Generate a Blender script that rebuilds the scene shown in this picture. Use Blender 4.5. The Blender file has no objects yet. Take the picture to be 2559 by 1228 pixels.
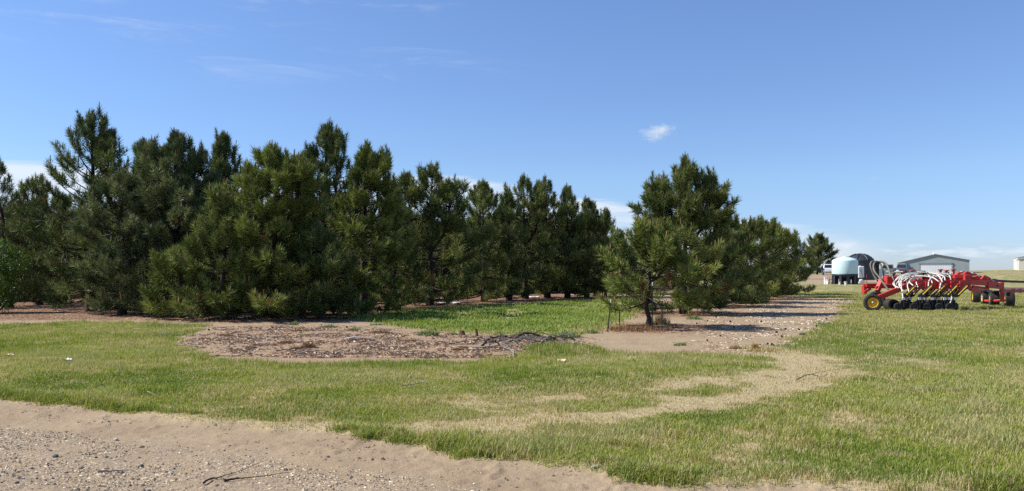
import bpy, math, random
import numpy as np
from mathutils import Vector, Matrix

S = bpy.context.scene
C = S.collection
PI = math.pi
R_ = math.radians
F, U0, V0, CAMH = 2000.0, 1279.5, 680.0, 1.65     # focal length in photo pixels, optical axis, horizon row, eye height

# ------------------------------------------------------------------ noise and terrain
def smooth(a, b, x):
    t = np.clip((np.asarray(x, float) - a) / (b - a), 0, 1)
    return t * t * (3 - 2 * t)

_perm = np.random.RandomState(7).permutation(4096)
_vals = np.random.RandomState(8).rand(4096)
def vnoise(x, y, seed=0):
    x = np.asarray(x, float); y = np.asarray(y, float)
    xi = np.floor(x).astype(np.int64); yi = np.floor(y).astype(np.int64)
    fx = x - xi; fy = y - yi
    fx = fx * fx * (3 - 2 * fx); fy = fy * fy * (3 - 2 * fy)
    def h(i, j):
        return _vals[_perm[(_perm[(i + seed * 131) & 4095] + j * 17) & 4095]]
    a = h(xi, yi); b = h(xi + 1, yi); c = h(xi, yi + 1); d = h(xi + 1, yi + 1)
    return (a * (1 - fx) + b * fx) * (1 - fy) + (c * (1 - fx) + d * fx) * fy

def fbm(x, y, oct=4, seed=0):
    s = 0; a = 1; t = 0
    for o in range(oct):
        s = s + a * vnoise(x * 2 ** o + 13.7 * o, y * 2 ** o - 7.1 * o, seed + o); t += a; a *= .5
    return s / t

def gp(u, v):                      # where a ground point seen at photo pixel (u, v) lies
    Y = F * CAMH / (v - V0)
    return ((u - U0) / F * Y, Y)
def px(u, Y): return (u - U0) / F * Y

def sdist(x, y, poly):             # signed distance to a polygon, positive inside
    x = np.asarray(x, float); y = np.asarray(y, float)
    d2 = np.full(x.shape, 1e18); ins = np.zeros(x.shape, bool)
    n = len(poly)
    for i in range(n):
        x0, y0 = poly[i]; x1, y1 = poly[(i + 1) % n]
        ex, ey = x1 - x0, y1 - y0
        L = ex * ex + ey * ey + 1e-12
        t = np.clip(((x - x0) * ex + (y - y0) * ey) / L, 0, 1)
        d2 = np.minimum(d2, (x - x0 - t * ex) ** 2 + (y - y0 - t * ey) ** 2)
        c = ((y0 > y) != (y1 > y))
        with np.errstate(divide='ignore', invalid='ignore'):
            xs = (x1 - x0) * (y - y0) / (y1 - y0 + (1e-12 if y1 == y0 else 0)) + x0
        ins ^= (c & (x < xs))
    d = np.sqrt(d2)
    return np.where(ins, d, -d)

def ldist(x, y, line):             # distance to a polyline
    d2 = np.full(np.shape(x), 1e18)
    for (x0, y0), (x1, y1) in zip(line[:-1], line[1:]):
        ex, ey = x1 - x0, y1 - y0
        t = np.clip(((x - x0) * ex + (y - y0) * ey) / (ex * ex + ey * ey + 1e-12), 0, 1)
        d2 = np.minimum(d2, (x - x0 - t * ex) ** 2 + (y - y0 - t * ey) ** 2)
    return np.sqrt(d2)

road_edge = [gp(*p) for p in [(-500, 960), (0, 992), (200, 1012), (330, 1030), (480, 1046), (640, 1062), (780, 1062), (900, 1082), (1060, 1108),
             (1200, 1134), (1400, 1152), (1600, 1186), (1800, 1200), (2050, 1212), (2300, 1224), (2559, 1228), (3000, 1246)]]
ROAD = [(-120, 40)] + [(-60, 21.5), (-25, 14.0)] + road_edge + [(9, 5.0), (40, -3), (60, -60), (-120, -60)]
grav_edge = [gp(*p) for p in [(-400, 1032), (0, 1052), (250, 1078), (500, 1112), (800, 1160), (1100, 1196), (1400, 1228), (1800, 1290)]]
GRAV = [(-120, 33), (-60, 19.0), (-20, 11.5)] + grav_edge + [(9, 2.5), (60, -60), (-120, -60)]
DIRT = [gp(*p) for p in [(-700, 806), (0, 812), (130, 808), (300, 806), (520, 812), (430, 845), (450, 872), (540, 895), (650, 908), (860, 905),
        (1000, 903), (1180, 900), (1290, 892), (1320, 868), (1400, 855), (1470, 862), (1530, 882), (1700, 882), (1830, 886),
        (1880, 868), (1950, 872), (2060, 822), (2100, 792), (2112, 765), (2130, 745), (2010, 741), (1900, 730), (1500, 722), (-700, 722)]]
WEED = [gp(*p) for p in [(880, 795), (1000, 779), (1200, 764), (1480, 750), (1560, 745), (1640, 760), (1560, 790), (1500, 822), (1420, 836), (1300, 836),
        (1130, 828), (1000, 812)]]
TRACK = [gp(*p) for p in [(700, 1062), (900, 1080), (1200, 1066), (1500, 1047), (1700, 1022), (1880, 988), (2010, 950), (2050, 925), (2000, 895), (1890, 878)]]
TRACK2 = [gp(*p) for p in [(560, 1035), (900, 1012), (1300, 1000), (1600, 975), (1850, 935), (1930, 905)]]
MOUND = [gp(*p) for p in [(1300, 878), (1400, 862), (1470, 868), (1530, 884), (1440, 892), (1320, 890)]]
YARD = [(30, 140), (34, 110), (40, 101.5), (52, 103), (58, 118), (68, 140), (86, 176), (60, 215), (20, 190)]

def terrain(x, y):
    x = np.asarray(x, float); y = np.asarray(y, float)
    z = 1.15 * smooth(95, 140, y) + .5 * smooth(140, 420, y)
    z = z + 1.9 * smooth(.44, .78, x / np.maximum(y, 1)) * smooth(170, 330, y)
    z = z + .10 * (fbm(x * .11, y * .11, 2, 3) - .5) * smooth(9, 16, np.hypot(x, y)) * (1 - smooth(70, 95, y))
    return z
def gz(x, y): return float(terrain(np.array([x]), np.array([y]))[0])

# ------------------------------------------------------------------ object helpers
def tag(o, label=None, cat=None, group=None, kind=None):
    if label: o['label'] = label
    if cat: o['category'] = cat
    if group: o['group'] = group
    if kind: o['kind'] = kind
    return o
def empty(name, loc, rz=0.0):
    o = bpy.data.objects.new(name, None); C.objects.link(o)
    o.location = loc; o.rotation_euler = (0, 0, rz); o.empty_display_size = .3
    return o
def np_mesh(name, co, tris, mats, matidx=None, tint=None, smoothf=False, nside=3):
    me = bpy.data.meshes.new(name)
    co = np.ascontiguousarray(co, np.float32).reshape(-1, 3); tris = np.ascontiguousarray(tris, np.int32).reshape(-1, nside)
    me.vertices.add(len(co)); me.vertices.foreach_set('co', co.ravel())
    me.loops.add(tris.size); me.loops.foreach_set('vertex_index', tris.ravel())
    me.polygons.add(len(tris)); me.polygons.foreach_set('loop_start', np.arange(0, tris.size, nside, dtype=np.int32))
    for m in mats: me.materials.append(m)
    if matidx is not None: me.polygons.foreach_set('material_index', np.asarray(matidx, np.int32))
    if tint is not None:
        a = me.attributes.new('tint', 'FLOAT', 'FACE'); a.data.foreach_set('value', np.asarray(tint, np.float32))
    me.polygons.foreach_set('use_smooth', np.full(len(tris), smoothf, bool))
    me.update(calc_edges=True)
    return me
def link(name, me, parent=None):
    o = bpy.data.objects.new(name, me); C.objects.link(o)
    if parent: o.parent = parent
    return o

class MB:                          # collects shapes and links them as one mesh object
    def __init__(s): s.v = []; s.f = []; s.sm = []
    def add(s, vs, fs, sm=False):
        b = len(s.v); s.v += [tuple(v) for v in vs]; s.f += [tuple(i + b for i in f) for f in fs]; s.sm += [sm] * len(fs); return s
    def box(s, x0, x1, y0, y1, z0, z1, M=None, tp=(1, 1)):
        cx, cy = (x0 + x1) / 2, (y0 + y1) / 2
        vs = [Vector((x, y, z0)) for x, y in ((x0, y0), (x1, y0), (x1, y1), (x0, y1))]
        vs += [Vector((cx + (x - cx) * tp[0], cy + (y - cy) * tp[1], z1)) for x, y in ((x0, y0), (x1, y0), (x1, y1), (x0, y1))]
        if M is not None: vs = [M @ v for v in vs]
        return s.add(vs, [(3, 2, 1, 0), (4, 5, 6, 7), (0, 1, 5, 4), (1, 2, 6, 5), (2, 3, 7, 6), (3, 0, 4, 7)])
    def bar(s, a, b, w, h):        # box beam from a to b, width w across, height h
        a = Vector(a); b = Vector(b); d = b - a; L = d.length; d.normalize()
        up = Vector((0, 0, 1)) if abs(d.z) < .95 else Vector((0, 1, 0))
        side = d.cross(up).normalized(); up = side.cross(d).normalized()
        vs = []
        for p in (a, b):
            for i, j in ((-1, -1), (1, -1), (1, 1), (-1, 1)): vs.append(p + side * (w / 2 * i) + up * (h / 2 * j))
        return s.add(vs, [(3, 2, 1, 0), (4, 5, 6, 7), (0, 1, 5, 4), (1, 2, 6, 5), (2, 3, 7, 6), (3, 0, 4, 7)])
    def tube(s, pts, r, n=7, caps=True):
        pts = [Vector(p) for p in pts]; rs = r if isinstance(r, (list, tuple)) else [r] * len(pts)
        vs = []; fs = []; ref = None
        for i, p in enumerate(pts):
            d = (pts[min(i + 1, len(pts) - 1)] - pts[max(i - 1, 0)]).normalized()
            if ref is None: ref = d.orthogonal().normalized()
            ref = (ref - d * ref.dot(d)).normalized(); bn = d.cross(ref)
            for k in range(n):
                a = 2 * PI * k / n; vs.append(p + (ref * math.cos(a) + bn * math.sin(a)) * rs[i])
        for i in range(len(pts) - 1):
            for k in range(n):
                fs.append((i * n + k, i * n + (k + 1) % n, (i + 1) * n + (k + 1) % n, (i + 1) * n + k))
        s.add(vs, fs, True)
        if caps:
            s.add(vs[:n], [tuple(range(n - 1, -1, -1))]); s.add(vs[-n:], [tuple(range(n))])
        return s
    def lathe(s, prof, n=24, M=None, ang=2 * PI, sm=True, caps=True):     # prof: (r, z), about the z axis
        vs = []; fs = []
        for r, z in prof:
            for k in range(n):
                a = ang * k / n; v = Vector((r * math.cos(a), r * math.sin(a), z)); vs.append(M @ v if M is not None else v)
        for i in range(len(prof) - 1):
            for k in range(n): fs.append((i * n + k, i * n + (k + 1) % n, (i + 1) * n + (k + 1) % n, (i + 1) * n + k))
        s.add(vs, fs, sm)
        if caps and prof[0][0] > 1e-4: s.add(vs[:n], [tuple(range(n - 1, -1, -1))])
        if caps and prof[-1][0] > 1e-4: s.add(vs[-n:], [tuple(range(n))])
        return s
    def prism(s, poly, y0, y1, M=None):       # outline in the xz plane, pulled along y
        n = len(poly)
        vs = [Vector((x, y0, z)) for x, z in poly] + [Vector((x, y1, z)) for x, z in poly]
        if M is not None: vs = [M @ v for v in vs]
        return s.add(vs, [tuple(range(n)), tuple(range(2 * n - 1, n - 1, -1))] + [(i, i + n, (i + 1) % n + n, (i + 1) % n) for i in range(n)])
    def build(s, name, mat, parent=None, bevel=0.0):
        me = bpy.data.meshes.new(name); me.from_pydata(s.v, [], s.f); me.materials.append(mat)
        me.polygons.foreach_set('use_smooth', s.sm); me.update()
        import bmesh
        bm = bmesh.new(); bm.from_mesh(me); bmesh.ops.recalc_face_normals(bm, faces=bm.faces); bm.to_mesh(me); bm.free()
        o = link(name, me, parent)
        if bevel:
            md = o.modifiers.new('bevel', 'BEVEL'); md.width = bevel; md.segments = 2; md.limit_method = 'ANGLE'
        return o
def spline(pts, n=14):             # smooth curve through the points
    P = [Vector(p) for p in pts]; P = [P[0] * 2 - P[1]] + P + [P[-1] * 2 - P[-2]]
    out = []
    for i in range(1, len(P) - 2):
        p0, p1, p2, p3 = P[i - 1:i + 3]
        m = max(2, int(n / (len(P) - 3)))
        for k in range(m):
            t = k / m
            out.append(.5 * ((2 * p1) + (p2 - p0) * t + (2 * p0 - 5 * p1 + 4 * p2 - p3) * t * t + (3 * p1 - p0 - 3 * p2 + p3) * t ** 3))
    out.append(P[-2]); return out

# ------------------------------------------------------------------ materials
def newmat(name):
    m = bpy.data.materials.new(name); m.use_nodes = True; nt = m.node_tree
    for n in list(nt.nodes): nt.nodes.remove(n)
    out = nt.nodes.new('ShaderNodeOutputMaterial'); b = nt.nodes.new('ShaderNodeBsdfPrincipled')
    nt.links.new(b.outputs[0], out.inputs[0])
    return m, nt, b, out
def nd(nt, typ, **kw):
    n = nt.nodes.new(typ)
    for k, v in kw.items():
        if k in n.bl_rna.properties: setattr(n, k, v)
        else: n.inputs[k].default_value = v
    return n
def ramp(nt, fac, stops):
    r = nt.nodes.new('ShaderNodeValToRGB'); el = r.color_ramp.elements
    while len(el) > 1: el.remove(el[-1])
    el[0].position = stops[0][0]; el[0].color = (*stops[0][1], 1)
    for p, c in stops[1:]:
        e = el.new(p); e.color = (*c, 1)
    nt.links.new(fac, r.inputs[0]); return r.outputs[0]
def mixc(nt, fac, a, b, mode='MIX'):
    n = nt.nodes.new('ShaderNodeMix'); n.data_type = 'RGBA'; n.blend_type = mode
    for sock, v in ((n.inputs[0], fac), (n.inputs[6], a), (n.inputs[7], b)):
        if hasattr(v, 'is_linked'): nt.links.new(v, sock)
        else: sock.default_value = v if not isinstance(v, tuple) else (*v, 1)
    return n.outputs[2]
def math_(nt, op, a, b=None, clamp=False):
    n = nt.nodes.new('ShaderNodeMath'); n.operation = op; n.use_clamp = clamp
    for i, v in enumerate((a, b)):
        if v is None: continue
        if hasattr(v, 'is_linked'): nt.links.new(v, n.inputs[i])
        else: n.inputs[i].default_value = v
    return n.outputs[0]
def noise(nt, vec, scale, detail=4, rough=.55, dist=0):
    n = nt.nodes.new('ShaderNodeTexNoise'); n.inputs['Scale'].default_value = scale; n.inputs['Detail'].default_value = detail
    n.inputs['Roughness'].default_value = rough; n.inputs['Distortion'].default_value = dist
    if vec is not None: nt.links.new(vec, n.inputs['Vector'])
    return n.outputs[0]
def worn(name, col, col2, rough=.5, scale=3.0, metal=0.0, bump=.0, spec=.5):
    m, nt, b, out = newmat(name)
    tc = nt.nodes.new('ShaderNodeTexCoord'); n1 = noise(nt, tc.outputs['Object'], scale, 6, .65)
    c = ramp(nt, n1, [(.35, col), (.72, col2)])
    nt.links.new(c, b.inputs['Base Color'])
    n2 = noise(nt, tc.outputs['Object'], scale * 4, 3)
    rr = math_(nt, 'MULTIPLY_ADD', n2, .3); nt.nodes[-1].inputs[2].default_value = rough - .15
    nt.links.new(rr, b.inputs['Roughness']); b.inputs['Metallic'].default_value = metal
    b.inputs['Specular IOR Level'].default_value = spec
    if bump:
        bp = nd(nt, 'ShaderNodeBump', Strength=.4, Distance=bump); nt.links.new(n2, bp.inputs['Height']); nt.links.new(bp.outputs[0], b.inputs['Normal'])
    return m
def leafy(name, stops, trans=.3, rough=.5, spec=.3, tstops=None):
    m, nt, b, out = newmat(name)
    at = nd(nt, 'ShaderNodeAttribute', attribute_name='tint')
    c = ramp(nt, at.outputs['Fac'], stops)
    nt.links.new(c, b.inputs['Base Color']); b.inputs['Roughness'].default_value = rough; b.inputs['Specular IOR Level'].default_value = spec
    tr = nt.nodes.new('ShaderNodeBsdfTranslucent')
    cc = mixc(nt, 1.0, c, (1.15, 1.2, .55), 'MULTIPLY'); nt.links.new(cc, tr.inputs[0])
    mx = nd(nt, 'ShaderNodeMixShader'); mx.inputs[0].default_value = trans
    nt.links.new(b.outputs[0], mx.inputs[1]); nt.links.new(tr.outputs[0], mx.inputs[2]); nt.links.new(mx.outputs[0], out.inputs[0])
    return m

M_bark = worn('bark', (.030, .022, .017), (.075, .056, .044), .9, 9, bump=.02, spec=.1)
M_dead = worn('dead_wood', (.16, .14, .12), (.36, .33, .29), .85, 6, spec=.1)
M_deadk = worn('dark_wood', (.025, .02, .017), (.10, .08, .065), .9, 5, bump=.01, spec=.1)
M_candle = worn('pine_candle', (.16, .10, .045), (.24, .16, .07), .7, 5, spec=.2)
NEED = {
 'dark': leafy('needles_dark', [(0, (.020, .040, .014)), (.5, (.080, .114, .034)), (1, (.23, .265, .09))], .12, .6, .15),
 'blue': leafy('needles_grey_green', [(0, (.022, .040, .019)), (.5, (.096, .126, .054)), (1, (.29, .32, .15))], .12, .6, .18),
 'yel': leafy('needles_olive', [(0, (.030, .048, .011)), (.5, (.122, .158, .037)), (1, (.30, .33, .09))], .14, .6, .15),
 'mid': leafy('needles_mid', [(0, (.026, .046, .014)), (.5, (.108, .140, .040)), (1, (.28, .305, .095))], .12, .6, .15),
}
M_leaf = leafy('broad_leaves', [(0, (.04, .085, .012)), (.5, (.07, .13, .02)), (1, (.13, .19, .035))], .35, .45)
# ------------------------------------------------------------------ where the trees stand (used by the litter under them too)
# u, depth, top row, crown half width in px, height of the lowest boughs, needle hue, seed, label, options
TREES = [
 (228, 33.5, 272, 124, .5, 'dark', 1, 'tallest pine of the grove with a broad open dark crown at its far end', dict(open=.8, lobes=2)),
 (22, 37, 388, 72, .5, 'dark', 2, 'dark pine with a thin ragged top cut by the photo edge behind the leafy shrub', dict(open=.85)),
 (98, 40, 442, 84, .3, 'mid', 3, 'short pine with a thin open tip between the tallest pine and the shrub', dict(open=.75)),
 (160, 43, 485, 92, .5, 'mid', 4, 'low dark pine with a bare black trunk, just behind the tallest pine', dict()),
 (345, 37, 338, 88, .5, 'dark', 5, 'dark pine whose top shows just beside the tallest pine', dict(open=.5)),
 (445, 31, 326, 122, .4, 'blue', 6, 'broad grey green pine with three pointed leaders', dict(lobes=3)),
 (305, 30.6, 425, 92, .3, 'blue', 7, 'low grey green pine in front of the tallest pine with boughs near the bare soil', dict(round=1)),
 (555, 36, 330, 84, .5, 'dark', 8, 'narrow pointed dark pine standing behind the grove front', dict(open=.3)),
 (690, 28.2, 362, 132, .15, 'yel', 9, 'largest olive green pine in the grove front with boughs touching the ground', dict(lobes=3)),
 (452, 28.2, 618, 82, .05, 'yel', 10, 'small bushy pine at the foot of the grove front', dict(round=1)),
 (560, 27.3, 476, 86, .1, 'mid', 11, 'rounded green pine shouldering the largest one in the grove front', dict(round=1)),
 (795, 34, 298, 86, .6, 'dark', 12, 'tall dark pine with a see-through top above the largest olive pine', dict(open=.9, lobes=3)),
 (800, 27.6, 560, 70, .05, 'dark', 13, 'low dark pine in deep shade beside the clover patch corner', dict(round=1)),
 (905, 30.5, 357, 92, .2, 'yel', 14, 'yellow green pointed pine, brightest of the grove, beside the clover patch', dict(lobes=2)),
 (985, 37, 458, 74, .08, 'mid', 15, 'low dark pine squeezed behind the yellow green pointed pine', dict(open=.4)),
 (1075, 40, 406, 112, .08, 'mid', 16, 'wide pine with several tips behind the clover patch', dict(lobes=4, open=.5)),
 (1210, 45, 449, 92, .12, 'mid', 17, 'rounded pine with a dense tip behind the middle of the clover patch', dict(open=.4)),
 (1272, 47, 478, 66, .12, 'dark', 18, 'small dark pine with a short tip between two taller ones behind the clover', dict(open=.5)),
 (1313, 49, 443, 80, .9, 'mid', 19, 'pine on a thick bare trunk with twin spire tops behind the clover', dict(open=.9, lobes=2)),
 (1368, 50.5, 440, 72, .4, 'mid', 20, 'pine with a leaning bare tip and a grey dead limb', dict(open=.8)),
 (1418, 50.5, 464, 70, .35, 'mid', 21, 'pine with a crooked one-sided top behind the clover patch', dict(open=.6)),
 (1466, 52, 494, 62, .3, 'dark', 22, 'slim dark pine with a pointed tip near the grove end', dict(open=.4)),
 (1510, 54, 521, 50, .3, 'dark', 23, 'last and lowest dark pine at the grove end by the open sky gap', dict(open=.3)),
 (1556, 76, 580, 26, .5, 'dark', 24, 'tiny far pine in the sky gap, nearer the grove', dict(far=1)),
 (1592, 79, 590, 24, .5, 'dark', 25, 'tiny far pine in the sky gap, nearer the big pine', dict(far=1)),
 (1618, 23.6, 556, 122, .58, 'yel', 26, 'young light green pine ringed by steel posts in front of the pine row', dict(lobes=2, young=1, open=.25, dens=.78)),
 (1708, 31.5, 392, 130, .30, 'mid', 27, 'big full conical pine at the head of the receding row', dict(lobes=4, big=1)),
 (1795, 38, 532, 82, .02, 'mid', 28, 'second pine of the receding row, half hidden by the big conical pine', dict(round=1)),
 (1850, 43, 545, 80, .02, 'mid', 29, 'third pine of the receding row behind the big conical pine', dict(round=1)),
 (1897, 48, 552, 76, .02, 'yel', 30, 'fourth pine of the receding row, in the middle of its long flank', dict(round=1)),
 (1937, 53, 563, 70, .02, 'mid', 31, 'fifth pine of the receding row, next to last', dict(round=1)),
 (1968, 58, 584, 64, .02, 'mid', 32, 'last pine of the receding row with a dark skirt over the grass', dict(round=1)),
 (2042, 150, 592, 40, .4, 'dark', 33, 'lone far pine behind the white vehicle and the pale tank', dict(far=1, round=1)),
]
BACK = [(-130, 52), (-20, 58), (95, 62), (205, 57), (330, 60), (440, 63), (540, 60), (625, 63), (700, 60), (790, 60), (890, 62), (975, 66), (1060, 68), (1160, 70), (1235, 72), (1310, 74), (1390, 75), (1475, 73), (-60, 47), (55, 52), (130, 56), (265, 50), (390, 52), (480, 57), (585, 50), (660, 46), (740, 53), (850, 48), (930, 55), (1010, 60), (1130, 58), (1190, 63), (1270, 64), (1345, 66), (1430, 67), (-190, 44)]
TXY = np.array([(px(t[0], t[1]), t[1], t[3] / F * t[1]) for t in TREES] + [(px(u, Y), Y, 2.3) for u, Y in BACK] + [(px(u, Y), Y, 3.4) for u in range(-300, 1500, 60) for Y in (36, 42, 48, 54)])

# ------------------------------------------------------------------ ground masks
def warp(x, y, a=.35, s=1.3, seed=20):
    k = a * np.clip(np.hypot(x, y) / 18, .35, 3)
    return x + k * (fbm(x * s, y * s, 4, seed) - .5) * 2, y + k * (fbm(x * s + 50, y * s, 4, seed + 5) - .5) * 2
def masks(x, y):
    wx, wy = warp(x, y); w2x, w2y = warp(x, y, .55, 1.9, 27)
    road = sdist(x + .22 * (fbm(x * 2.2, y * 2.2, 3, 31) - .5), y + .46 * (fbm(x * 2.0, y * 2.0, 5, 33) - .5), ROAD)
    grav = sdist(x + .3 * (fbm(x * 1.2, y * 1.2, 4, 41) - .5), y + .9 * (fbm(x * 1.1, y * 1.1, 4, 43) - .5), GRAV)
    dirt = sdist(w2x, w2y, DIRT); weed = sdist(wx, wy, WEED); yard = sdist(wx, wy, YARD); mound = sdist(wx, wy, MOUND)
    track = np.minimum(ldist(w2x, w2y, TRACK) / ((.95 + .45 * fbm(x * 2.2, y * 2.2, 3, 55)) * .26 + .16 * smooth(9, 13, y)), 9)
    track2 = np.minimum(ldist(wx, wy, TRACK2) / .5, 9)
    dry = .95 * (1 - smooth(.25, 1.9, track)) * (.92 + .25 * fbm(x * 1.5, y * 1.5, 3, 53)) + .30 * (1 - smooth(.3, 1.6, track2)) * fbm(x * .7, y * .7, 2, 54) * 1.6
    nd_ = fbm(x * .55, y * .55, 4, 51); n2 = fbm(x * 2.1, y * 2.1, 3, 57)
    right = smooth(1.0, 5.0, x - .05 * y)
    dry = dry + .95 * smooth(.42, .80, nd_) * (.34 + .10 * right) + .42 * smooth(.46, .74, n2) + .25 * smooth(.5, .72, fbm(x * 5.5, y * 5.5, 3, 58)) + .03 * right
    dry = dry + .5 * (1 - smooth(.0, .30, -road)) * smooth(.45, .6, fbm(x * .8, y * .3, 3, 59)) * (1 - right)
    far = smooth(20, 34, y) * right
    dry = np.clip(dry + .10 * far, 0, 1)
    bare = smooth(-.05, .12, road) + smooth(-.25, .25, dirt) * (1 - smooth(-.3, .3, weed)) + smooth(-.5, .5, yard)
    strip = np.exp(-((y - 205 - .05 * x) / 7.5) ** 2) * smooth(70, 84, x)
    grass = np.clip(1 - bare - strip, 0, 1)
    lit = np.zeros_like(grass)
    m = (y > 15) & (y < 75)
    if m.any():
        xx, yy = wx[m], wy[m]; q = np.zeros(len(xx))
        for tx, ty, tr in TXY: q = np.maximum(q, 1 - smooth(.6, 1.45, np.hypot(xx - tx, yy - ty) / (tr * 1.05 + .4)))
        lit[m] = q
    FL = [gp(*p) for p in [(-700, 728), (0, 735), (1520, 735), (1500, 752), (1100, 768), (880, 793), (640, 806), (200, 801), (-700, 801)]]
    lit = np.maximum(lit, .9 * smooth(-.5, .9, sdist(w2x, w2y, FL)))
    brown = smooth(-.8, 1.6, sdist(wx, wy, [gp(*p) for p in [(420, 846), (520, 818), (800, 810), (1000, 820), (1200, 834), (1440, 843), (1470, 862), (1300, 895), (1000, 910), (640, 914), (480, 896)]]))
    return dict(road=road, grav=smooth(-.25, .35, grav), gravd=grav, dirt=dirt, weed=smooth(-.7, 1.3, weed), weedd=weed, dry=dry, grass=grass, litter=np.clip(lit, 0, 1),
                brown=brown, mound=smooth(-.2, .4, mound), yard=smooth(-.5, .5, yard), right=right)

def ground_material():
    m, nt, b, out = newmat('ground')
    geo = nt.nodes.new('ShaderNodeNewGeometry'); P = geo.outputs['Position']
    def at(n): return nd(nt, 'ShaderNodeAttribute', attribute_name=n).outputs['Fac']
    big = noise(nt, P, .9, 5, .6); mid = noise(nt, P, 6, 5, .65); fine = noise(nt, P, 40, 4, .7); grain = noise(nt, P, 170, 3, .7)
    dirt = ramp(nt, big, [(.3, (.255, .188, .120)), (.7, (.340, .258, .168))])
    dirt = mixc(nt, math_(nt, 'MULTIPLY', ramp(nt, fine, [(.35, (1, 1, 1)), (.5, (0, 0, 0))]), .35), dirt, (.15, .112, .078))
    dirt = mixc(nt, math_(nt, 'MULTIPLY', ramp(nt, grain, [(.55, (0, 0, 0)), (.68, (1, 1, 1))]), .35), dirt, (.44, .36, .27))
    vo = nd(nt, 'ShaderNodeTexVoronoi', Scale=52.0); nt.links.new(P, vo.inputs['Vector'])
    peb = ramp(nt, vo.outputs['Color'], [(.0, (.12, .10, .08)), (.3, (.26, .20, .14)), (.62, (.37, .29, .20)), (.9, (.52, .45, .34))])
    peb = mixc(nt, ramp(nt, vo.outputs['Distance'], [(.45, (0, 0, 0)), (.75, (1, 1, 1))]), peb, (.15, .117, .094))
    gr = mixc(nt, ramp(nt, mid, [(.36, (1, 1, 1)), (.62, (.12, .12, .12))]), peb, dirt)
    col = mixc(nt, math_(nt, 'MULTIPLY', at('grav'), .9), dirt, gr)
    lit = ramp(nt, mid, [(.3, (.10, .052, .030)), (.55, (.20, .112, .068)), (.75, (.30, .19, .125))])
    lit = mixc(nt, ramp(nt, fine, [(.5, (0, 0, 0)), (.66, (1, 1, 1))]), lit, (.34, .23, .16))
    col = mixc(nt, at('litter'), col, lit)
    br = ramp(nt, fine, [(.3, (.17, .110, .070)), (.5, (.285, .200, .132)), (.7, (.40, .30, .205))])
    col = mixc(nt, math_(nt, 'MULTIPLY', at('brown'), .95), col, br)
    g2 = noise(nt, P, 2.6, 5, .7); g3 = noise(nt, P, .42, 4, .6)
    gcol = ramp(nt, g2, [(.28, (.12, .145, .03)), (.5, (.18, .195, .048)), (.72, (.25, .24, .085))])
    gcol = mixc(nt, ramp(nt, g3, [(.42, (0, 0, 0)), (.62, (.6, .6, .6))]), gcol, (.215, .215, .082))
    gcol = mixc(nt, math_(nt, 'MULTIPLY', at('dry'), .85), gcol, (.44, .345, .215))
    gcol = mixc(nt, math_(nt, 'MULTIPLY', ramp(nt, fine, [(.38, (1, 1, 1)), (.52, (0, 0, 0))]), .55), gcol, (.055, .055, .02))
    col = mixc(nt, at('grass'), col, gcol)
    nt.links.new(col, b.inputs['Base Color'])
    b.inputs['Roughness'].default_value = .95; b.inputs['Specular IOR Level'].default_value = .1
    h = math_(nt, 'ADD', math_(nt, 'MULTIPLY', fine, .6), math_(nt, 'ADD', math_(nt, 'MULTIPLY', grain, .22), math_(nt, 'MULTIPLY', mid, 1.6)))
    bp = nd(nt, 'ShaderNodeBump', Strength=.75, Distance=.02); nt.links.new(h, bp.inputs['Height']); nt.links.new(bp.outputs[0], b.inputs['Normal'])
    return m
M_ground = ground_material()

def relief(x, y, mk):
    z = terrain(x, y)
    near = 1 - smooth(40, 70, np.hypot(x, y))
    g = mk['grass']
    lip = smooth(.16, -.10, mk['road']) if False else 1 - smooth(-.10, .16, mk['road'])
    z = z + near * (lip - 1) * (.038 + .02 * fbm(x * .9, y * .9, 3, 71))
    bare = 1 - g
    z = z + near * bare * (.014 * (fbm(x * 3.1, y * 3.1, 4, 73) - .5) + .020 * (fbm(x * 12, y * 12, 3, 77) - .5))
    along = .92 * x - .39 * y
    z = z + near * smooth(.1, .5, mk['road']) * (.022 * (fbm(mk['road'] * 3.2, along * .35, 3, 87) - .5) + .012 * (fbm(mk['road'] * 14, along * 2.0, 3, 89) - .5))
    z = z + near * g * .05 * (fbm(x * 1.2, y * 1.2, 3, 79) - .5)
    z = z + near * .03 * mk['brown'] * fbm(x * 2.5, y * 2.5, 4, 83)
    z = z + .07 * mk['mound'] * near
    clod = smooth(.62, .72, fbm(x * 6.5, y * 6.5, 3, 85)) * smooth(-.15, .1, mk['road']) * (1 - smooth(.2, 1.3, mk['road']))
    z = z + near * .022 * clod
    return z

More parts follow.
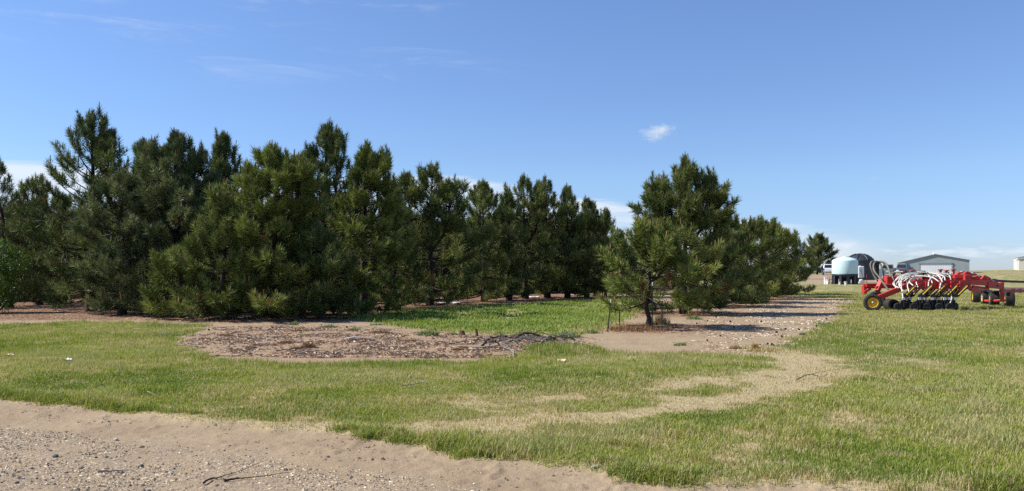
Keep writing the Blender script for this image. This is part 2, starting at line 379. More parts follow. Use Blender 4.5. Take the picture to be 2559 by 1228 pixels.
def build_ground():
    ys = np.concatenate([[-400, -60, -20, -8, -3, 0, 1.2, 2.2], 3 * np.exp(np.arange(0, 560) * .0054), 3 * np.exp(560 * .0054) * np.exp(np.arange(1, 130) * .033)])
    s = np.linspace(-1, 1, 760)
    hw = np.maximum(np.abs(ys) * .86 + 4.5, 9.0); hw = np.where(ys < 2.5, np.maximum(hw, 12), hw)
    X = s[None, :] * hw[:, None]; Y = np.repeat(ys[:, None], len(s), 1)
    x, y = X.ravel(), Y.ravel()
    mk = masks(x, y); z = relief(x, y, mk)
    nr, nc = len(ys), len(s)
    idx = np.arange(nr * nc).reshape(nr, nc)
    q = np.stack([idx[:-1, :-1], idx[:-1, 1:], idx[1:, 1:], idx[1:, :-1]], -1).reshape(-1, 4)
    def fm(a): return a[q].mean(1)
    road, dirt, weed, yard = fm(mk['road']), fm(mk['dirt']), fm(mk['weedd']), fm(mk['yard'])
    zone = np.zeros(len(q), int)
    zone[(dirt > 0) & (weed < 0)] = 2
    zone[yard > .5] = 3
    zone[road > 0.03] = 1
    co = np.stack([x, y, z], 1)
    for k, (nm, lab) in enumerate([('ground', 'mown grass ground running from the road to the horizon'), ('gravel_road', 'pale gravel and dirt road along the bottom of the photo'),
                                   ('dirt_path', 'bare brown soil path under and beside the pines'), ('farm_yard', 'pale bare gravel yard around the tanks and parked vehicles')]):
        f = q[zone == k]; uq, inv = np.unique(f, return_inverse=True)
        me = np_mesh(nm, co[uq], inv.reshape(-1, 4), [M_ground], smoothf=True, nside=4)
        for a in ('grass', 'grav', 'litter', 'dry', 'brown'):
            at = me.attributes.new(a, 'FLOAT', 'POINT'); at.data.foreach_set('value', mk[a][uq].astype(np.float32))
        tag(link(nm, me), lab, None, None, 'structure')
build_ground()

# ------------------------------------------------------------------ grass, clover, pebbles, litter
rng = np.random.RandomState(11)
def scatter(n, y0, y1, power=1.5, extra=2.0):        # points thinning out with distance
    t = rng.rand(n); e = 2 - power
    y = (y0 ** e + t * (y1 ** e - y0 ** e)) ** (1 / e)
    x = (rng.rand(n) * 2 - 1) * (.70 * y + extra)
    return x, y
M_grass = leafy('grass_blades', [(0, (.125, .19, .032)), (.25, (.215, .268, .046)), (.45, (.30, .325, .060)), (.58, (.33, .345, .135)), (.75, (.42, .345, .165)), (1, (.58, .475, .31))], .3, .6, .2)
M_weed = leafy('clover_leaves', [(0, (.12, .185, .034)), (.4, (.21, .285, .058)), (.75, (.30, .345, .11)), (1, (.36, .36, .20))], .3, .6, .2)
def blades(x, y, z, h, w, tint, lean=.45, bend=True):
    n = len(x); a = rng.rand(n) * 2 * PI; l = h * lean * (.3 + rng.rand(n)); b = a + (rng.rand(n) - .5) * 1.2 + PI / 2
    wx, wy = np.cos(b) * w / 2, np.sin(b) * w / 2
    dx, dy = np.cos(a) * l, np.sin(a) * l
    dz = np.sqrt(np.maximum(h * h - l * l, h * h * .2))
    p0 = np.stack([x - wx, y - wy, z - .01], 1); p1 = np.stack([x + wx, y + wy, z - .01], 1)
    if not bend:
        p2 = np.stack([x + dx, y + dy, z + dz], 1)
        co = np.stack([p0, p1, p2], 1).reshape(-1, 3); tr = np.arange(3 * n).reshape(-1, 3)
        return co, tr, tint
    m0 = np.stack([x + dx * .35 - wx * .8, y + dy * .35 - wy * .8, z + dz * .6], 1); m1 = np.stack([x + dx * .35 + wx * .8, y + dy * .35 + wy * .8, z + dz * .6], 1)
    t = np.stack([x + dx * 1.15, y + dy * 1.15, z + dz], 1)
    co = np.stack([p0, p1, m0, m1, t], 1).reshape(-1, 3)
    base = (np.arange(n) * 5)[:, None, None]
    tr = (base + np.array([[0, 1, 3], [0, 3, 2], [2, 3, 4]])[None]).reshape(-1, 3)
    return co, tr, np.repeat(tint, 3)
def join(parts):
    co, tr, ti = [], [], []; b = 0
    for c, t, k in parts:
        co.append(c); tr.append(t + b); ti.append(k); b += len(c)
    return np.concatenate(co), np.concatenate(tr), np.concatenate(ti)

def build_grass():
    parts = []
    x, y = scatter(2000000, 5.2, 66, 1.75)
    mk = masks(x, y)
    edge = np.exp(-np.abs(mk['road'] + .12) / .16) * smooth(.42, .60, fbm(x * 1.1, y * .9, 2, 91))     # tall tufts along the lip of the turf
    dens = mk['grass'] * (1 - .72 * smooth(.55, .95, mk['dry'])) * (1 - mk['weed']) * (.55 + .9 * fbm(x * 3.3, y * 3.3, 2, 93))
    dens = np.where(mk['road'] > -.02, dens * smooth(.14, -.0, mk['road'] * 0) * 0 + dens * (mk['road'] < .06), dens)
    keep = rng.rand(len(x)) < np.clip(dens + .35 * edge * (mk['road'] < .03), 0, 1)
    x, y, edge = x[keep], y[keep], edge[keep]; mk = {k: v[keep] for k, v in mk.items()}
    n = len(x); z = relief(x, y, mk); d = np.maximum(y, 6)
    clump = fbm(x * 1.7, y * 1.7, 3, 95); c2 = fbm(x * .33, y * .33, 3, 97)
    fringe = smooth(-.9, 0, mk['dirt']) * (y > 14) * (y < 30)
    h = (.034 + .040 * smooth(.45, .7, clump)) * (.5 + .9 * rng.rand(n)) + .11 * edge * rng.rand(n) + .05 * fringe * rng.rand(n)
    h = h * (1 + .55 * mk['right'] * (1 - smooth(8, 12, y)) + .5 * (rng.rand(n) < .06)) * (1 - .35 * smooth(.5, 1, mk['dry'])) * (1 + .3 * smooth(12, 40, y)) + .09 * mk['mound'] * rng.rand(n)
    w = (.0033 + .00038 * d) * (.7 + .6 * rng.rand(n))
    green = .16 + .40 * smooth(.34, .66, c2) + .34 * (clump - .5) + .25 * (fbm(x * 4.1, y * 4.1, 3, 94) - .5) - .02 * mk['right']
    green = green - .12 * edge + .11 * smooth(7.2, 6.0, y) * 0 + .14 * (rng.rand(n) - .5)
    pale = smooth(.44, .6, fbm(x * .8 + 9, y * .8, 3, 99)) * (1 - smooth(8.0, 10.0, y)) * mk['right']
    green = green + .12 * pale
    green = np.where(mk['mound'] > .3, .12 + .16 * rng.rand(n), green)
    isdry = rng.rand(n) < np.clip(mk['dry'] * .95 + .05, 0, .93)
    tint = np.where(isdry, .64 + .36 * rng.rand(n) ** .8, np.clip(green, 0, .6))
    nr = y < 13
    parts.append(blades(x[nr], y[nr], z[nr], h[nr], w[nr], tint[nr]))
    parts.append(blades(x[~nr], y[~nr], z[~nr], h[~nr], w[~nr] * 1.25, tint[~nr], bend=False))
    # ragged clumps hanging over the broken turf edge
    P = np.array([p for p in road_edge if p[0] > -14]); seg = np.hypot(*np.diff(P, axis=0).T); cum = np.r_[0, np.cumsum(seg)]
    t = rng.rand(900) * cum[-1]; cx, cy = np.interp(t, cum, P[:, 0]), np.interp(t, cum, P[:, 1]) + .35 * rng.randn(900) * .5 + .05
    mc = masks(cx, cy); sel = (mc['road'] > -.30) & (mc['road'] < .05) & (fbm(cx * .9, cy * .9, 2, 91) > .47); cx, cy = cx[sel], cy[sel]
    nb = 70; k = len(cx); x = np.repeat(cx, nb) + .055 * rng.randn(k * nb); y = np.repeat(cy, nb) + .045 * rng.randn(k * nb); mk = masks(x, y); z = relief(x, y, mk)
    h = np.repeat(.05 + .075 * rng.rand(k), nb) * (.5 + .7 * rng.rand(k * nb)); tone = np.repeat(.08 + .40 * rng.rand(k), nb) + .12 * rng.randn(k * nb)
    tone = np.where(rng.rand(k * nb) < .14, .62 + .3 * rng.rand(k * nb), np.clip(tone, 0, .58))
    parts.append(blades(x, y, z, h, (.005 + .004 * rng.rand(k * nb)), tone, .8))
    co, tr, ti = join(parts)
    tag(link('grass', np_mesh('grass', co, tr, [M_grass], tint=ti)), 'short mown grass, green with straw coloured dry patches, over the whole lawn', None, None, 'stuff')

def build_weeds():
    n0 = 260000; x = -9 + rng.rand(n0) * 24; y = 19 + rng.rand(n0) * 33
    mk = masks(x, y); keep = (rng.rand(n0) < mk['weed'] * (.06 + .94 * smooth(.40, .62, fbm(x * 1.3, y * 1.0, 4, 101)))) & (rng.rand(n0) < .9 - .5 * mk['litter'])
    x, y = x[keep], y[keep]; mk = {k: v[keep] for k, v in mk.items()}; n = len(x); z = relief(x, y, mk)
    # each plant is a few broad leaves round a stem
    parts = []
    for k in range(2):
        h = (.06 + .16 * rng.rand(n)) * (.4 + 1.0 * fbm(x * .8, y * .8, 2, 103)); w = .018 + .022 * rng.rand(n)
        t = np.clip(.15 + .6 * fbm(x * .5, y * .5, 3, 105) + .3 * (rng.rand(n) - .5), 0, 1)
        parts.append(blades(x + .06 * rng.randn(n), y + .06 * rng.randn(n), z, h, w, t, .75))
    co, tr, ti = join(parts)
    tag(link('clover', np_mesh('clover', co, tr, [M_weed], tint=ti)), 'bright green leafy clover patch between the grove and the young pine', None, None, 'stuff')

# pebbles: flattened, faceted octahedra
_oct = np.array([(1, 0, 0), (-1, 0, 0), (0, 1, 0), (0, -1, 0), (0, 0, 1), (0, 0, -1)], float)
_of = np.array([(0, 2, 4), (2, 1, 4), (1, 3, 4), (3, 0, 4), (2, 0, 5), (1, 2, 5), (3, 1, 5), (0, 3, 5)])
def pebbles(x, y, z, r, tint, flat=.6):
    n = len(x); a = rng.rand(n) * 2 * PI
    v = _oct[None] * (1 + .5 * (rng.rand(n, 6, 1) - .5)) + .25 * (rng.rand(n, 6, 3) - .5)
    v = v * r[:, None, None] * np.stack([.75 + .6 * rng.rand(n), .7 + .4 * rng.rand(n), flat * (.6 + .7 * rng.rand(n))], 1)[:, None, :]
    c, s = np.cos(a)[:, None], np.sin(a)[:, None]
    vx = v[..., 0] * c - v[..., 1] * s; vy = v[..., 0] * s + v[..., 1] * c
    co = np.stack([vx + x[:, None], vy + y[:, None], v[..., 2] + z[:, None] + .08 * flat * r[:, None]], -1).reshape(-1, 3)
    tr = (np.arange(n)[:, None, None] * 6 + _of[None]).reshape(-1, 3)
    return co, tr, np.repeat(tint, 8)
def stone_mat(name, stops):
    m, nt, b, out = newmat(name); at = nd(nt, 'ShaderNodeAttribute', attribute_name='tint')
    nt.links.new(ramp(nt, at.outputs['Fac'], stops), b.inputs['Base Color']); b.inputs['Roughness'].default_value = .9; b.inputs['Specular IOR Level'].default_value = .15
    return m
M_stone = stone_mat('pebble', [(0, (.06, .05, .05)), (.25, (.23, .175, .13)), (.55, (.41, .315, .205)), (.85, (.55, .45, .30)), (1, (.68, .60, .44))])
M_clod = stone_mat('soil_clod', [(0, (.13, .095, .065)), (.6, (.31, .23, .16)), (1, (.40, .31, .22))])
M_chip = stone_mat('litter_flake', [(0, (.06, .035, .022)), (.3, (.20, .11, .06)), (.6, (.40, .27, .17)), (.85, (.54, .44, .33)), (1, (.74, .67, .57))])
def build_pebbles():
    x, y = scatter(360000, 5.2, 14.5, 1.5, 2.5); mk = masks(x, y)
    al = .92 * x - .39 * y; patch = .16 + 1.0 * smooth(.40, .62, .55 * fbm(mk['road'] * 2.6, al * .5, 3, 111) + .45 * fbm(x * 1.6, y * 1.6, 3, 112))
    keep = rng.rand(len(x)) < mk['grav'] * patch * (mk['road'] > .02)
    x, y = x[keep], y[keep]; mk = {k: v[keep] for k, v in mk.items()}
    r = .003 + .008 * rng.rand(len(x)) ** 3 + .016 * rng.rand(len(x)) ** 9; t = np.clip(.62 + .26 * rng.randn(len(x)), 0, 1)
    t = np.where(rng.rand(len(x)) < .16, .10 * rng.rand(len(x)), t)
    co, tr, ti = pebbles(x, y, relief(x, y, mk), r, t)
    tag(link('gravel', np_mesh('gravel', co, tr, [M_stone], tint=ti)), 'loose pale pebbles scattered over the gravel road', None, None, 'stuff')
    x, y = scatter(60000, 5.2, 14.5, 1.5, 2.5); mk = masks(x, y)
    band = np.exp(-((mk['road'] - .35) / .4) ** 2) * smooth(.50, .66, fbm(x * 3.0, y * 4.0, 3, 113))
    keep = rng.rand(len(x)) < 1.0 * band * (mk['road'] > 0)
    x, y = x[keep], y[keep]; mk = {k: v[keep] for k, v in mk.items()}
    co, tr, ti = pebbles(x, y, relief(x, y, mk), .006 + .016 * rng.rand(len(x)) ** 2, rng.rand(len(x)), .55)
    tag(link('dirt_clods', np_mesh('dirt_clods', co, tr, [M_clod], tint=ti)), 'crumbly soil clods along the broken turf edge of the road', None, None, 'stuff')
def build_litter():
    n0 = 620000; y = 15.5 + 40 * rng.rand(n0) ** 1.5; x = (rng.rand(n0) * 2 - 1) * (.68 * y + 1.5); mk = masks(x, y)
    soil = (1 - mk['grass']) * (mk['road'] < -1)
    pale = smooth(-.2, 3, x - .20 * y)
    clump = smooth(.42, .62, fbm(x * 1.6, y * 1.6, 3, 121))
    keep = rng.rand(n0) < soil * np.clip(.60 * mk['brown'] * (.10 + 1.1 * clump) + .55 * clump * pale + .25 * mk['litter'], 0, 1)
    x, y, pale, clump = x[keep], y[keep], pale[keep], clump[keep]; mk = {k: v[keep] for k, v in mk.items()}; n = len(x)
    z = relief(x, y, mk); a = rng.rand(n) * 2 * PI
    L = .04 + .16 * rng.rand(n) ** 2.2 * (1 - .6 * pale); w = .002 + .005 * rng.rand(n) ** 2 + .011 * pale * (1 - mk['litter']) * rng.rand(n)
    dx, dy = np.cos(a) * L, np.sin(a) * L; bx, by = -np.sin(a) * w, np.cos(a) * w
    up = .008 + .035 * rng.rand(n) ** 3 * mk['brown']
    p = [np.stack([x - dx / 2 - bx, y - dy / 2 - by, z + .004], 1), np.stack([x + dx / 2 - bx, y + dy / 2 - by, z + up * .4], 1), np.stack([x + bx, y + by, z + up + w], 1)]
    co = np.stack(p, 1).reshape(-1, 3)
    t = np.clip(np.where(rng.rand(n) < .5 * pale * (1 - mk['litter']), .75 + .25 * rng.rand(n), .34 + .42 * rng.rand(n) + .25 * (rng.rand(n) < .05)) + .10 * clump, 0, 1)
    tag(link('wood_chips', np_mesh('wood_chips', co, np.arange(3 * n).reshape(-1, 3), [M_chip], tint=t)), 'dry needles, bark and wood chips strewn over the bare soil', None, None, 'stuff')
build_grass(); build_weeds(); build_pebbles(); build_litter()
# ------------------------------------------------------------------ pines
M_brownn = leafy('brown_needles', [(0, (.05, .025, .012)), (.5, (.13, .07, .03)), (1, (.24, .15, .07))], .15, .8)
def tuft_templates(nneed, count=4, seed=5):
    rs = np.random.RandomState(seed); out = []
    for _ in range(count):
        V = []
        for i in range(nneed):
            s = rs.rand() ** .8; z0 = -.08 + .30 * s
            th = rs.rand() * 2 * PI; ang = R_(22 + 62 * (1 - s) + 16 * (rs.rand() - .5))
            L = .19 * (.75 + .5 * rs.rand())
            d = np.array([math.sin(ang) * math.cos(th), math.sin(ang) * math.sin(th), math.cos(ang)])
            q = rs.randn(3); q -= d * q.dot(d); q /= np.linalg.norm(q)
            w = .0095 * (.8 + .5 * rs.rand()); b = np.array([0, 0, z0]) + d * .01
            V.append(b - q * w); V.append(b + q * w); V.append(b + d * L - np.array([0, 0, .012 * rs.rand()]))
        out.append(np.array(V))
    return out
def frames(ax):
    ax = ax / np.linalg.norm(ax, axis=1, keepdims=True)
    ref = np.where(np.abs(ax[:, 2:3]) < .9, np.array([[0, 0, 1.]]), np.array([[1., 0, 0]]))
    sx = np.cross(ref, ax); sx /= np.linalg.norm(sx, axis=1, keepdims=True)
    return np.stack([sx, np.cross(ax, sx), ax], 2)
_tp = {}
def crown_arrays(pos, ax, size, tint, cand, nneed, rs, brown, spread=.10):
    if nneed not in _tp: _tp[nneed] = tuft_templates(nneed)
    co, ti, mi = [], [], []
    M = frames(ax); k = rs.randint(0, 4, len(pos))
    for t in range(4):
        s = k == t
        if not s.any(): continue
        T = _tp[nneed][t]
        v = np.einsum('nij,vj->nvi', M[s], T) * size[s][:, None, None] + pos[s][:, None, :]
        co.append(v.reshape(-1, 3)); nn = len(T) // 3
        tt = np.repeat(tint[s], nn) + spread * (rs.rand(s.sum() * nn) - .5) * 2
        ti.append(tt); mi.append(np.repeat(np.where(brown[s], 2, 0), nn))
    c = np.where(cand)[0]          # pale upright buds
    if len(c):
        L = (.15 + .17 * rs.rand(len(c))) * np.minimum(size[c], 1.3); base = pos[c] + M[c][:, :, 2] * (.15 * size[c])[:, None]
        for j in range(2):
            w = .016 * size[c]; off = np.stack([np.cos(j * 1.57 + c), np.sin(j * 1.57 + c), 0 * c], 1) * w[:, None]
            tip = base + np.stack([.03 * rs.randn(len(c)), .03 * rs.randn(len(c)), L], 1)
            v = np.stack([base - off, base + off, tip + off * .5, base - off, tip + off * .5, tip - off * .5], 1)
            co.append(v.reshape(-1, 3)); ti.append(np.zeros(2 * len(c))); mi.append(np.ones(2 * len(c), int))
    return np.concatenate(co), np.clip(np.concatenate(ti), 0, 1), np.concatenate(mi)

def tubes_np(polys):              # polys: list of (points Kx3, radii K); 5-sided
    n = 5; co, tr = [], []; b = 0
    for P, r in polys:
        P = np.asarray(P); K = len(P)
        d = np.gradient(P, axis=0); Fm = frames(d)
        a = np.arange(n) * 2 * PI / n
        ring = np.stack([np.cos(a), np.sin(a), 0 * a], 0)
        v = np.einsum('kij,jn->kni', Fm, ring) * np.asarray(r)[:, None, None] + P[:, None, :]
        co.append(v.reshape(-1, 3))
        i = np.arange(n); j = (i + 1) % n
        for k in range(K - 1):
            a0, a1 = b + k * n, b + (k + 1) * n
            tr.append(np.stack([a0 + i, a0 + j, a1 + j], 1)); tr.append(np.stack([a0 + i, a1 + j, a1 + i], 1))
        b += K * n
    return np.concatenate(co), np.concatenate(tr)
def prisms_np(p, q, w):           # thin twigs
    n = len(p); M = frames(q - p + 1e-6); a = np.arange(3) * 2 * PI / 3
    ring = np.stack([np.cos(a), np.sin(a), 0 * a], 0)
    r = np.einsum('nij,jk->nki', M, ring) * w
    v = np.concatenate([p[:, None] + r, q[:, None] + r * .5], 1).reshape(-1, 3)
    base = (np.arange(n) * 6)[:, None, None]
    return v, (base + np.array([[0, 1, 4], [0, 4, 3], [1, 2, 5], [1, 5, 4], [2, 0, 3], [2, 3, 5]])[None]).reshape(-1, 3)

def pine_meshes(H, R, zb, hue, seed, nneed=44, open=.25, lobes=1, round=0, far=0, young=0, big=0, dens=1.0):
    rs = np.random.RandomState(seed * 37 + 5)
    polys, tw0, tw1, dw0, dw1 = [], [], [], [], []; pos, ax, size, tint, cand = [], [], [], [], []
    sc = 1.12 + .05 * R
    ts = (1.0 if not far else 1.9)
    tr0 = .020 * H + .035 if not young else .085
    bendx, bendy = .05 * H * rs.randn() * .5, .05 * H * rs.randn() * .5
    holes = [(rs.rand() * 6.28, rs.rand() * .75 * H) for _ in range(0 if big else (2 if round else 3))]
    def stem(base, top, r0, z_lo, Rm, p_open, fill, lean):
        K = 9; t = np.linspace(0, 1, K)[:, None]
        P = base + (top - base) * t + np.stack([.03 * rs.randn(K), .03 * rs.randn(K), 0 * t[:, 0]], 1) * (t > .05)
        polys.append((P, r0 * (1 - .88 * t[:, 0]) * (1 + .35 * (t[:, 0] < .02))))
        Hs = top[2] - base[2]; z = z_lo
        az0 = rs.rand() * 6.28; prev = -1
        while z < top[2] - .18:
            tt = (z - z_lo) / max(top[2] - z_lo, .1)
            prof = (1 - tt ** (1.15 if big else (2.0 if (round or open > .6) else 1.5))) ** .80 * min(1, (.84 if round else .78) + 1.3 * tt)
            gap = (.37 + .14 * p_open) * (1 + .25 * rs.randn() * .5) * (1 - .35 * tt) / fill
            nb = int(3.3 + 1.7 * (1 - p_open * .5) + rs.rand() * 2)
            for k in range(nb):
                a = az0 + 6.28 * (k + .6 * rs.rand()) / nb
                lob = .98 + .20 * math.sin(2 * a + 1.7 * z + seed) + .17 * rs.randn()
                L = max(.22, Rm * prof * np.clip(lob, .6, 1.32))
                for ha, hz in holes:
                    if abs((a - ha + PI) % (2 * PI) - PI) < .55 and abs(z - hz) < .13 * H: L *= .58
                if rs.rand() < .10: L *= 1.22
                zz = z + .1 * rs.randn(); q = np.clip((zz - base[2]) / Hs, 0, 1)
                p = base + (top - base) * q
                el = R_(-14 - 9 * max(0, 1 - 5 * tt) + 7 * rs.randn() + 62 * tt ** 1.5); up = R_(26 + 16 * rs.rand())
                m = 6; pts = [p]; da = .25 * rs.randn()
                for i in range(1, m):
                    e = el + up * (i / (m - 1)) ** 1.5; aa = a + da * i / m
                    pts.append(pts[-1] + L / (m - 1) * np.array([math.cos(e) * math.cos(aa), math.cos(e) * math.sin(aa), math.sin(e)]))
                pts = np.array(pts)
                if pts[:, 2].min() < .22: pts[:, 2] += np.linspace(0, 1, m) * (.22 - pts[:, 2].min()) * 1.1
                polys.append((pts, np.linspace(.012 + .011 * L, .008, m)))
                bare = .40 + .16 * p_open
                nt = int((2.5 + L / .135) * dens * (1 - .30 * p_open) * (.62 if far else 1))
                bt = rs.rand() * .42 - .10
                for i in range(nt):
                    s = bare + (1 - bare) * (i + rs.rand()) / nt
                    f = s * (m - 1); i0 = min(int(f), m - 2); o = pts[i0] + (pts[i0 + 1] - pts[i0]) * (f - i0)
                    d = pts[i0 + 1] - pts[i0]; d /= np.linalg.norm(d)
                    sg = 1 if i % 2 else -1; ya = sg * R_(30 + 35 * rs.rand())
                    dd = np.array([d[0] * math.cos(ya) - d[1] * math.sin(ya), d[0] * math.sin(ya) + d[1] * math.cos(ya), d[2] + .75 * rs.rand() - .22])
                    l = (.14 + .36 * (1.05 - s) * min(L, 2.0)) * (.5 + .8 * rs.rand())
                    e = o + dd / np.linalg.norm(dd) * l
                    if e[2] < .16: continue
                    tw0.append(o); tw1.append(e)
                    uz = .25 + .75 * rs.rand() + .5 * tt
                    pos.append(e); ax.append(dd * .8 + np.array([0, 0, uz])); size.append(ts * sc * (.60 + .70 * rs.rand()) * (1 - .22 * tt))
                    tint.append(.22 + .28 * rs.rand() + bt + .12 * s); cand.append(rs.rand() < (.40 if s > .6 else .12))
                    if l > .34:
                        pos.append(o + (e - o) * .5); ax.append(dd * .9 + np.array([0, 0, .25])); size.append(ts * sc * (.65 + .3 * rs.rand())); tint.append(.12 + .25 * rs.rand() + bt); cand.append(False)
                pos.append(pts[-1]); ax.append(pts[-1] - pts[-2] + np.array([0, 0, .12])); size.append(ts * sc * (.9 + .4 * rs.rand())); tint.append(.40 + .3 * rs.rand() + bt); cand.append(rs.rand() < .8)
                if rs.rand() < .55 and tt < .65:               # bare dead twigs inside
                    o = pts[rs.randint(1, 4)]; e = o + .38 * rs.randn(3); dw0.append(o); dw1.append(e); dw0.append(e * .6 + o * .4); dw1.append(e + .2 * rs.randn(3))
            az0 += 1.1 + rs.rand(); z += gap
        for i in range(3 + int(3 * p_open + 2 * rs.rand())):      # upright shoots standing out of the upper crown
            tt = .45 + .5 * rs.rand(); a = rs.rand() * 6.28; rr = Rm * (1 - tt ** 1.6) ** .8 * (.55 + .45 * rs.rand()); zc = z_lo + tt * (top[2] - z_lo)
            o = base + (top - base) * np.clip((zc - base[2]) / Hs, 0, 1) + np.array([math.cos(a), math.sin(a), 0]) * rr; ln = .35 + .45 * rs.rand()
            e = o + np.array([.10 * rs.randn(), .10 * rs.randn(), ln]); tw0.append(o + np.array([-math.cos(a), -math.sin(a), -1.0]) * .25); tw1.append(e)
            m = int(ln / .13) + 2; bt = .2 * rs.rand()
            for k in range(m):
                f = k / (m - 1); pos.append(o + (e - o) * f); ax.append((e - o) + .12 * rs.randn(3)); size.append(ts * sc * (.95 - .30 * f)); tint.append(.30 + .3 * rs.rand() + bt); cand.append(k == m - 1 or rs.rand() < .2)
        for i in range(7):                                      # the leader: a spire of shoots
            f = i / 6; p = top + np.array([0, 0, .10 - .5 * f]); a = rs.rand() * 6.28
            o = np.array([math.cos(a), math.sin(a), 0]) * .10 * f
            pos.append(p + o * 1.8); ax.append(np.array([0, 0, 1.]) + o * 6 * f); size.append(ts * sc * (.85 + .25 * rs.rand())); tint.append(.35 + .3 * rs.rand()); cand.append(True)
    top = np.array([bendx, bendy, H - .5]); b0 = np.array([0, 0, -.05])
    stem(b0, top, tr0, zb + .16, R * 1.14, open, 1.0, 0)
    for k in range(lobes - 1):                                  # side leaders give the crown more than one tip
        a = rs.rand() * .9 + (0 if k % 2 == 0 else PI) - .45
        q = .40 + .16 * rs.rand(); p = b0 + (top - b0) * q
        rr = R * (.34 + .22 * rs.rand()); hh = H * (.80 + .14 * rs.rand()) if not big else H * (.74 + .12 * rs.rand())
        t2 = np.array([p[0] + rr * math.cos(a), p[1] + rr * math.sin(a) * .8, hh - .2])
        mid = p + np.array([(t2[0] - p[0]) * .8, (t2[1] - p[1]) * .8, (t2[2] - p[2]) * .35])
        polys.append((np.array([p, (p + mid) / 2 + np.array([0, 0, -.05]), mid]), np.array([tr0 * .5, tr0 * .42, tr0 * .38])))
        stem(mid, t2, tr0 * .38, mid[2] + .1, R * .48, open, 1.0, 0)
    pos, ax, size, tint, cand = np.array(pos), np.array(ax), np.array(size), np.array(tint), np.array(cand)
    brown = (rs.rand(len(pos)) < .035 * (pos[:, 2] < .6 * H)) & ~cand
    cv, ct, cm = crown_arrays(pos, ax, size, tint, cand, nneed, rs, brown)
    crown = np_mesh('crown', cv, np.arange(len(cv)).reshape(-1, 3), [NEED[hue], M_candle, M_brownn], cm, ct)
    v1, t1 = tubes_np(polys); v2, t2 = prisms_np(np.array(tw0), np.array(tw1), .007)
    v3, t3 = prisms_np(np.array(dw0), np.array(dw1), .008)
    trunk = np_mesh('trunk', np.concatenate([v1, v2, v3]), np.concatenate([t1, t2 + len(v1), t3 + len(v1) + len(v2)]), [M_bark, M_dead], np.r_[np.zeros(len(t1) + len(t2), int), np.ones(len(t3), int)], smoothf=True)
    return trunk, crown, len(pos)

NT = 0
for (u, Y, vt, hw, zb, hue, seed, label, opt) in TREES:
    X = px(u, Y); g = gz(X, Y); H = CAMH + (V0 - vt) / F * Y - g; R = hw / F * Y
    near = Y < 33
    tr, cr, n = pine_meshes(H, R * 1.04, zb, hue, seed, 52 if near else (36 if Y < 60 else 30), **opt)
    NT += n
    grp = 'pines of the receding row' if seed in (27, 28, 29, 30, 31, 32) else ('pines of the grove' if seed < 24 else None)
    t = empty('pine_tree', (X, Y, g)); tag(t, label, 'pine tree', grp)
    link('trunk', tr, t); link('crown', cr, t)
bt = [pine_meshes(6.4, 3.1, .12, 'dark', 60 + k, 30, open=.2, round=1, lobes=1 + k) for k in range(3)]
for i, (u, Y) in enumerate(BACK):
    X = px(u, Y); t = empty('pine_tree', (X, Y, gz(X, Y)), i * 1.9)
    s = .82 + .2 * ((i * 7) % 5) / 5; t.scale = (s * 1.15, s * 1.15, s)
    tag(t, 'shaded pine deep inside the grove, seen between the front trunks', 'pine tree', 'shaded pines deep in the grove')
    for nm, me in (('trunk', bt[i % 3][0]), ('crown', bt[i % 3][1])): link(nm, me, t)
print('tufts', NT)

# ------------------------------------------------------------------ leafy shrub at the edge, weeds, dry clumps
def leaf_cloud(name, n, blobs, size, mat, parent, rs, tlo=.2):
    c = np.concatenate([b[:3] + (lambda d, r: d / np.linalg.norm(d, axis=1, keepdims=True) * (b[3] * r[:, None]))(rs.randn(int(n * b[4]), 3), .35 + .65 * rs.rand(int(n * b[4])) ** .45) for b in blobs])
    c = c[c[:, 2] > .05]; N = len(c)
    d = rs.randn(N, 3) + np.array([0, 0, .3]); M = frames(d); s = size * (.6 + .8 * rs.rand(N))
    q = np.array([(-.28, 0, 0), (.28, 0, 0), (.0, .1, 1.0)]) ; q2 = np.array([(-.28, 0, 0), (0, .1, 1.), (0, -.02, -.35)])
    a = np.einsum('nij,vj->nvi', M, q) * s[:, None, None] + c[:, None]
    me = np_mesh(name, a.reshape(-1, 3), np.arange(3 * N).reshape(-1, 3), [mat], tint=np.clip(tlo + .6 * rs.rand(N), 0, 1))
    return link(name, me, parent)
rs = np.random.RandomState(3)
X, Y = px(-10, 32.2), 32.2
sh = tag(empty('leafy_shrub', (X, Y, gz(X, Y))), 'bright green leafy shrub at the grass corner under the dark thin-topped pine', 'shrub')
blobs = [np.array([.75 * math.cos(a) * k, .7 * math.sin(a) * k, z, r, w]) for a, k, z, r, w in
         [(0, .2, 2.5, .55, .12), (.5, .9, 1.9, .62, .16), (2.6, .9, 1.8, .7, .16), (4.4, .8, 1.5, .75, .16), (.0, 1.1, 1.1, .7, .14), (1.8, .6, 1.2, .75, .13), (3.3, 1.2, .9, .7, .13), (5.4, 1.0, .6, .6, .1), (2.2, 1.0, .5, .6, .1)]]
leaf_cloud('crown', 9000, blobs, .085, M_leaf, sh, rs)
polys = []
for b in blobs:
    p = np.array([0, 0, -.05]); e = b[:3]; polys.append((np.array([p, p * .4 + e * .6 + np.array([0, 0, -.1]), e]), np.array([.035, .022, .01])))
v, t = tubes_np(polys); link('trunk', np_mesh('trunk', v, t, [M_bark], smoothf=True), sh)

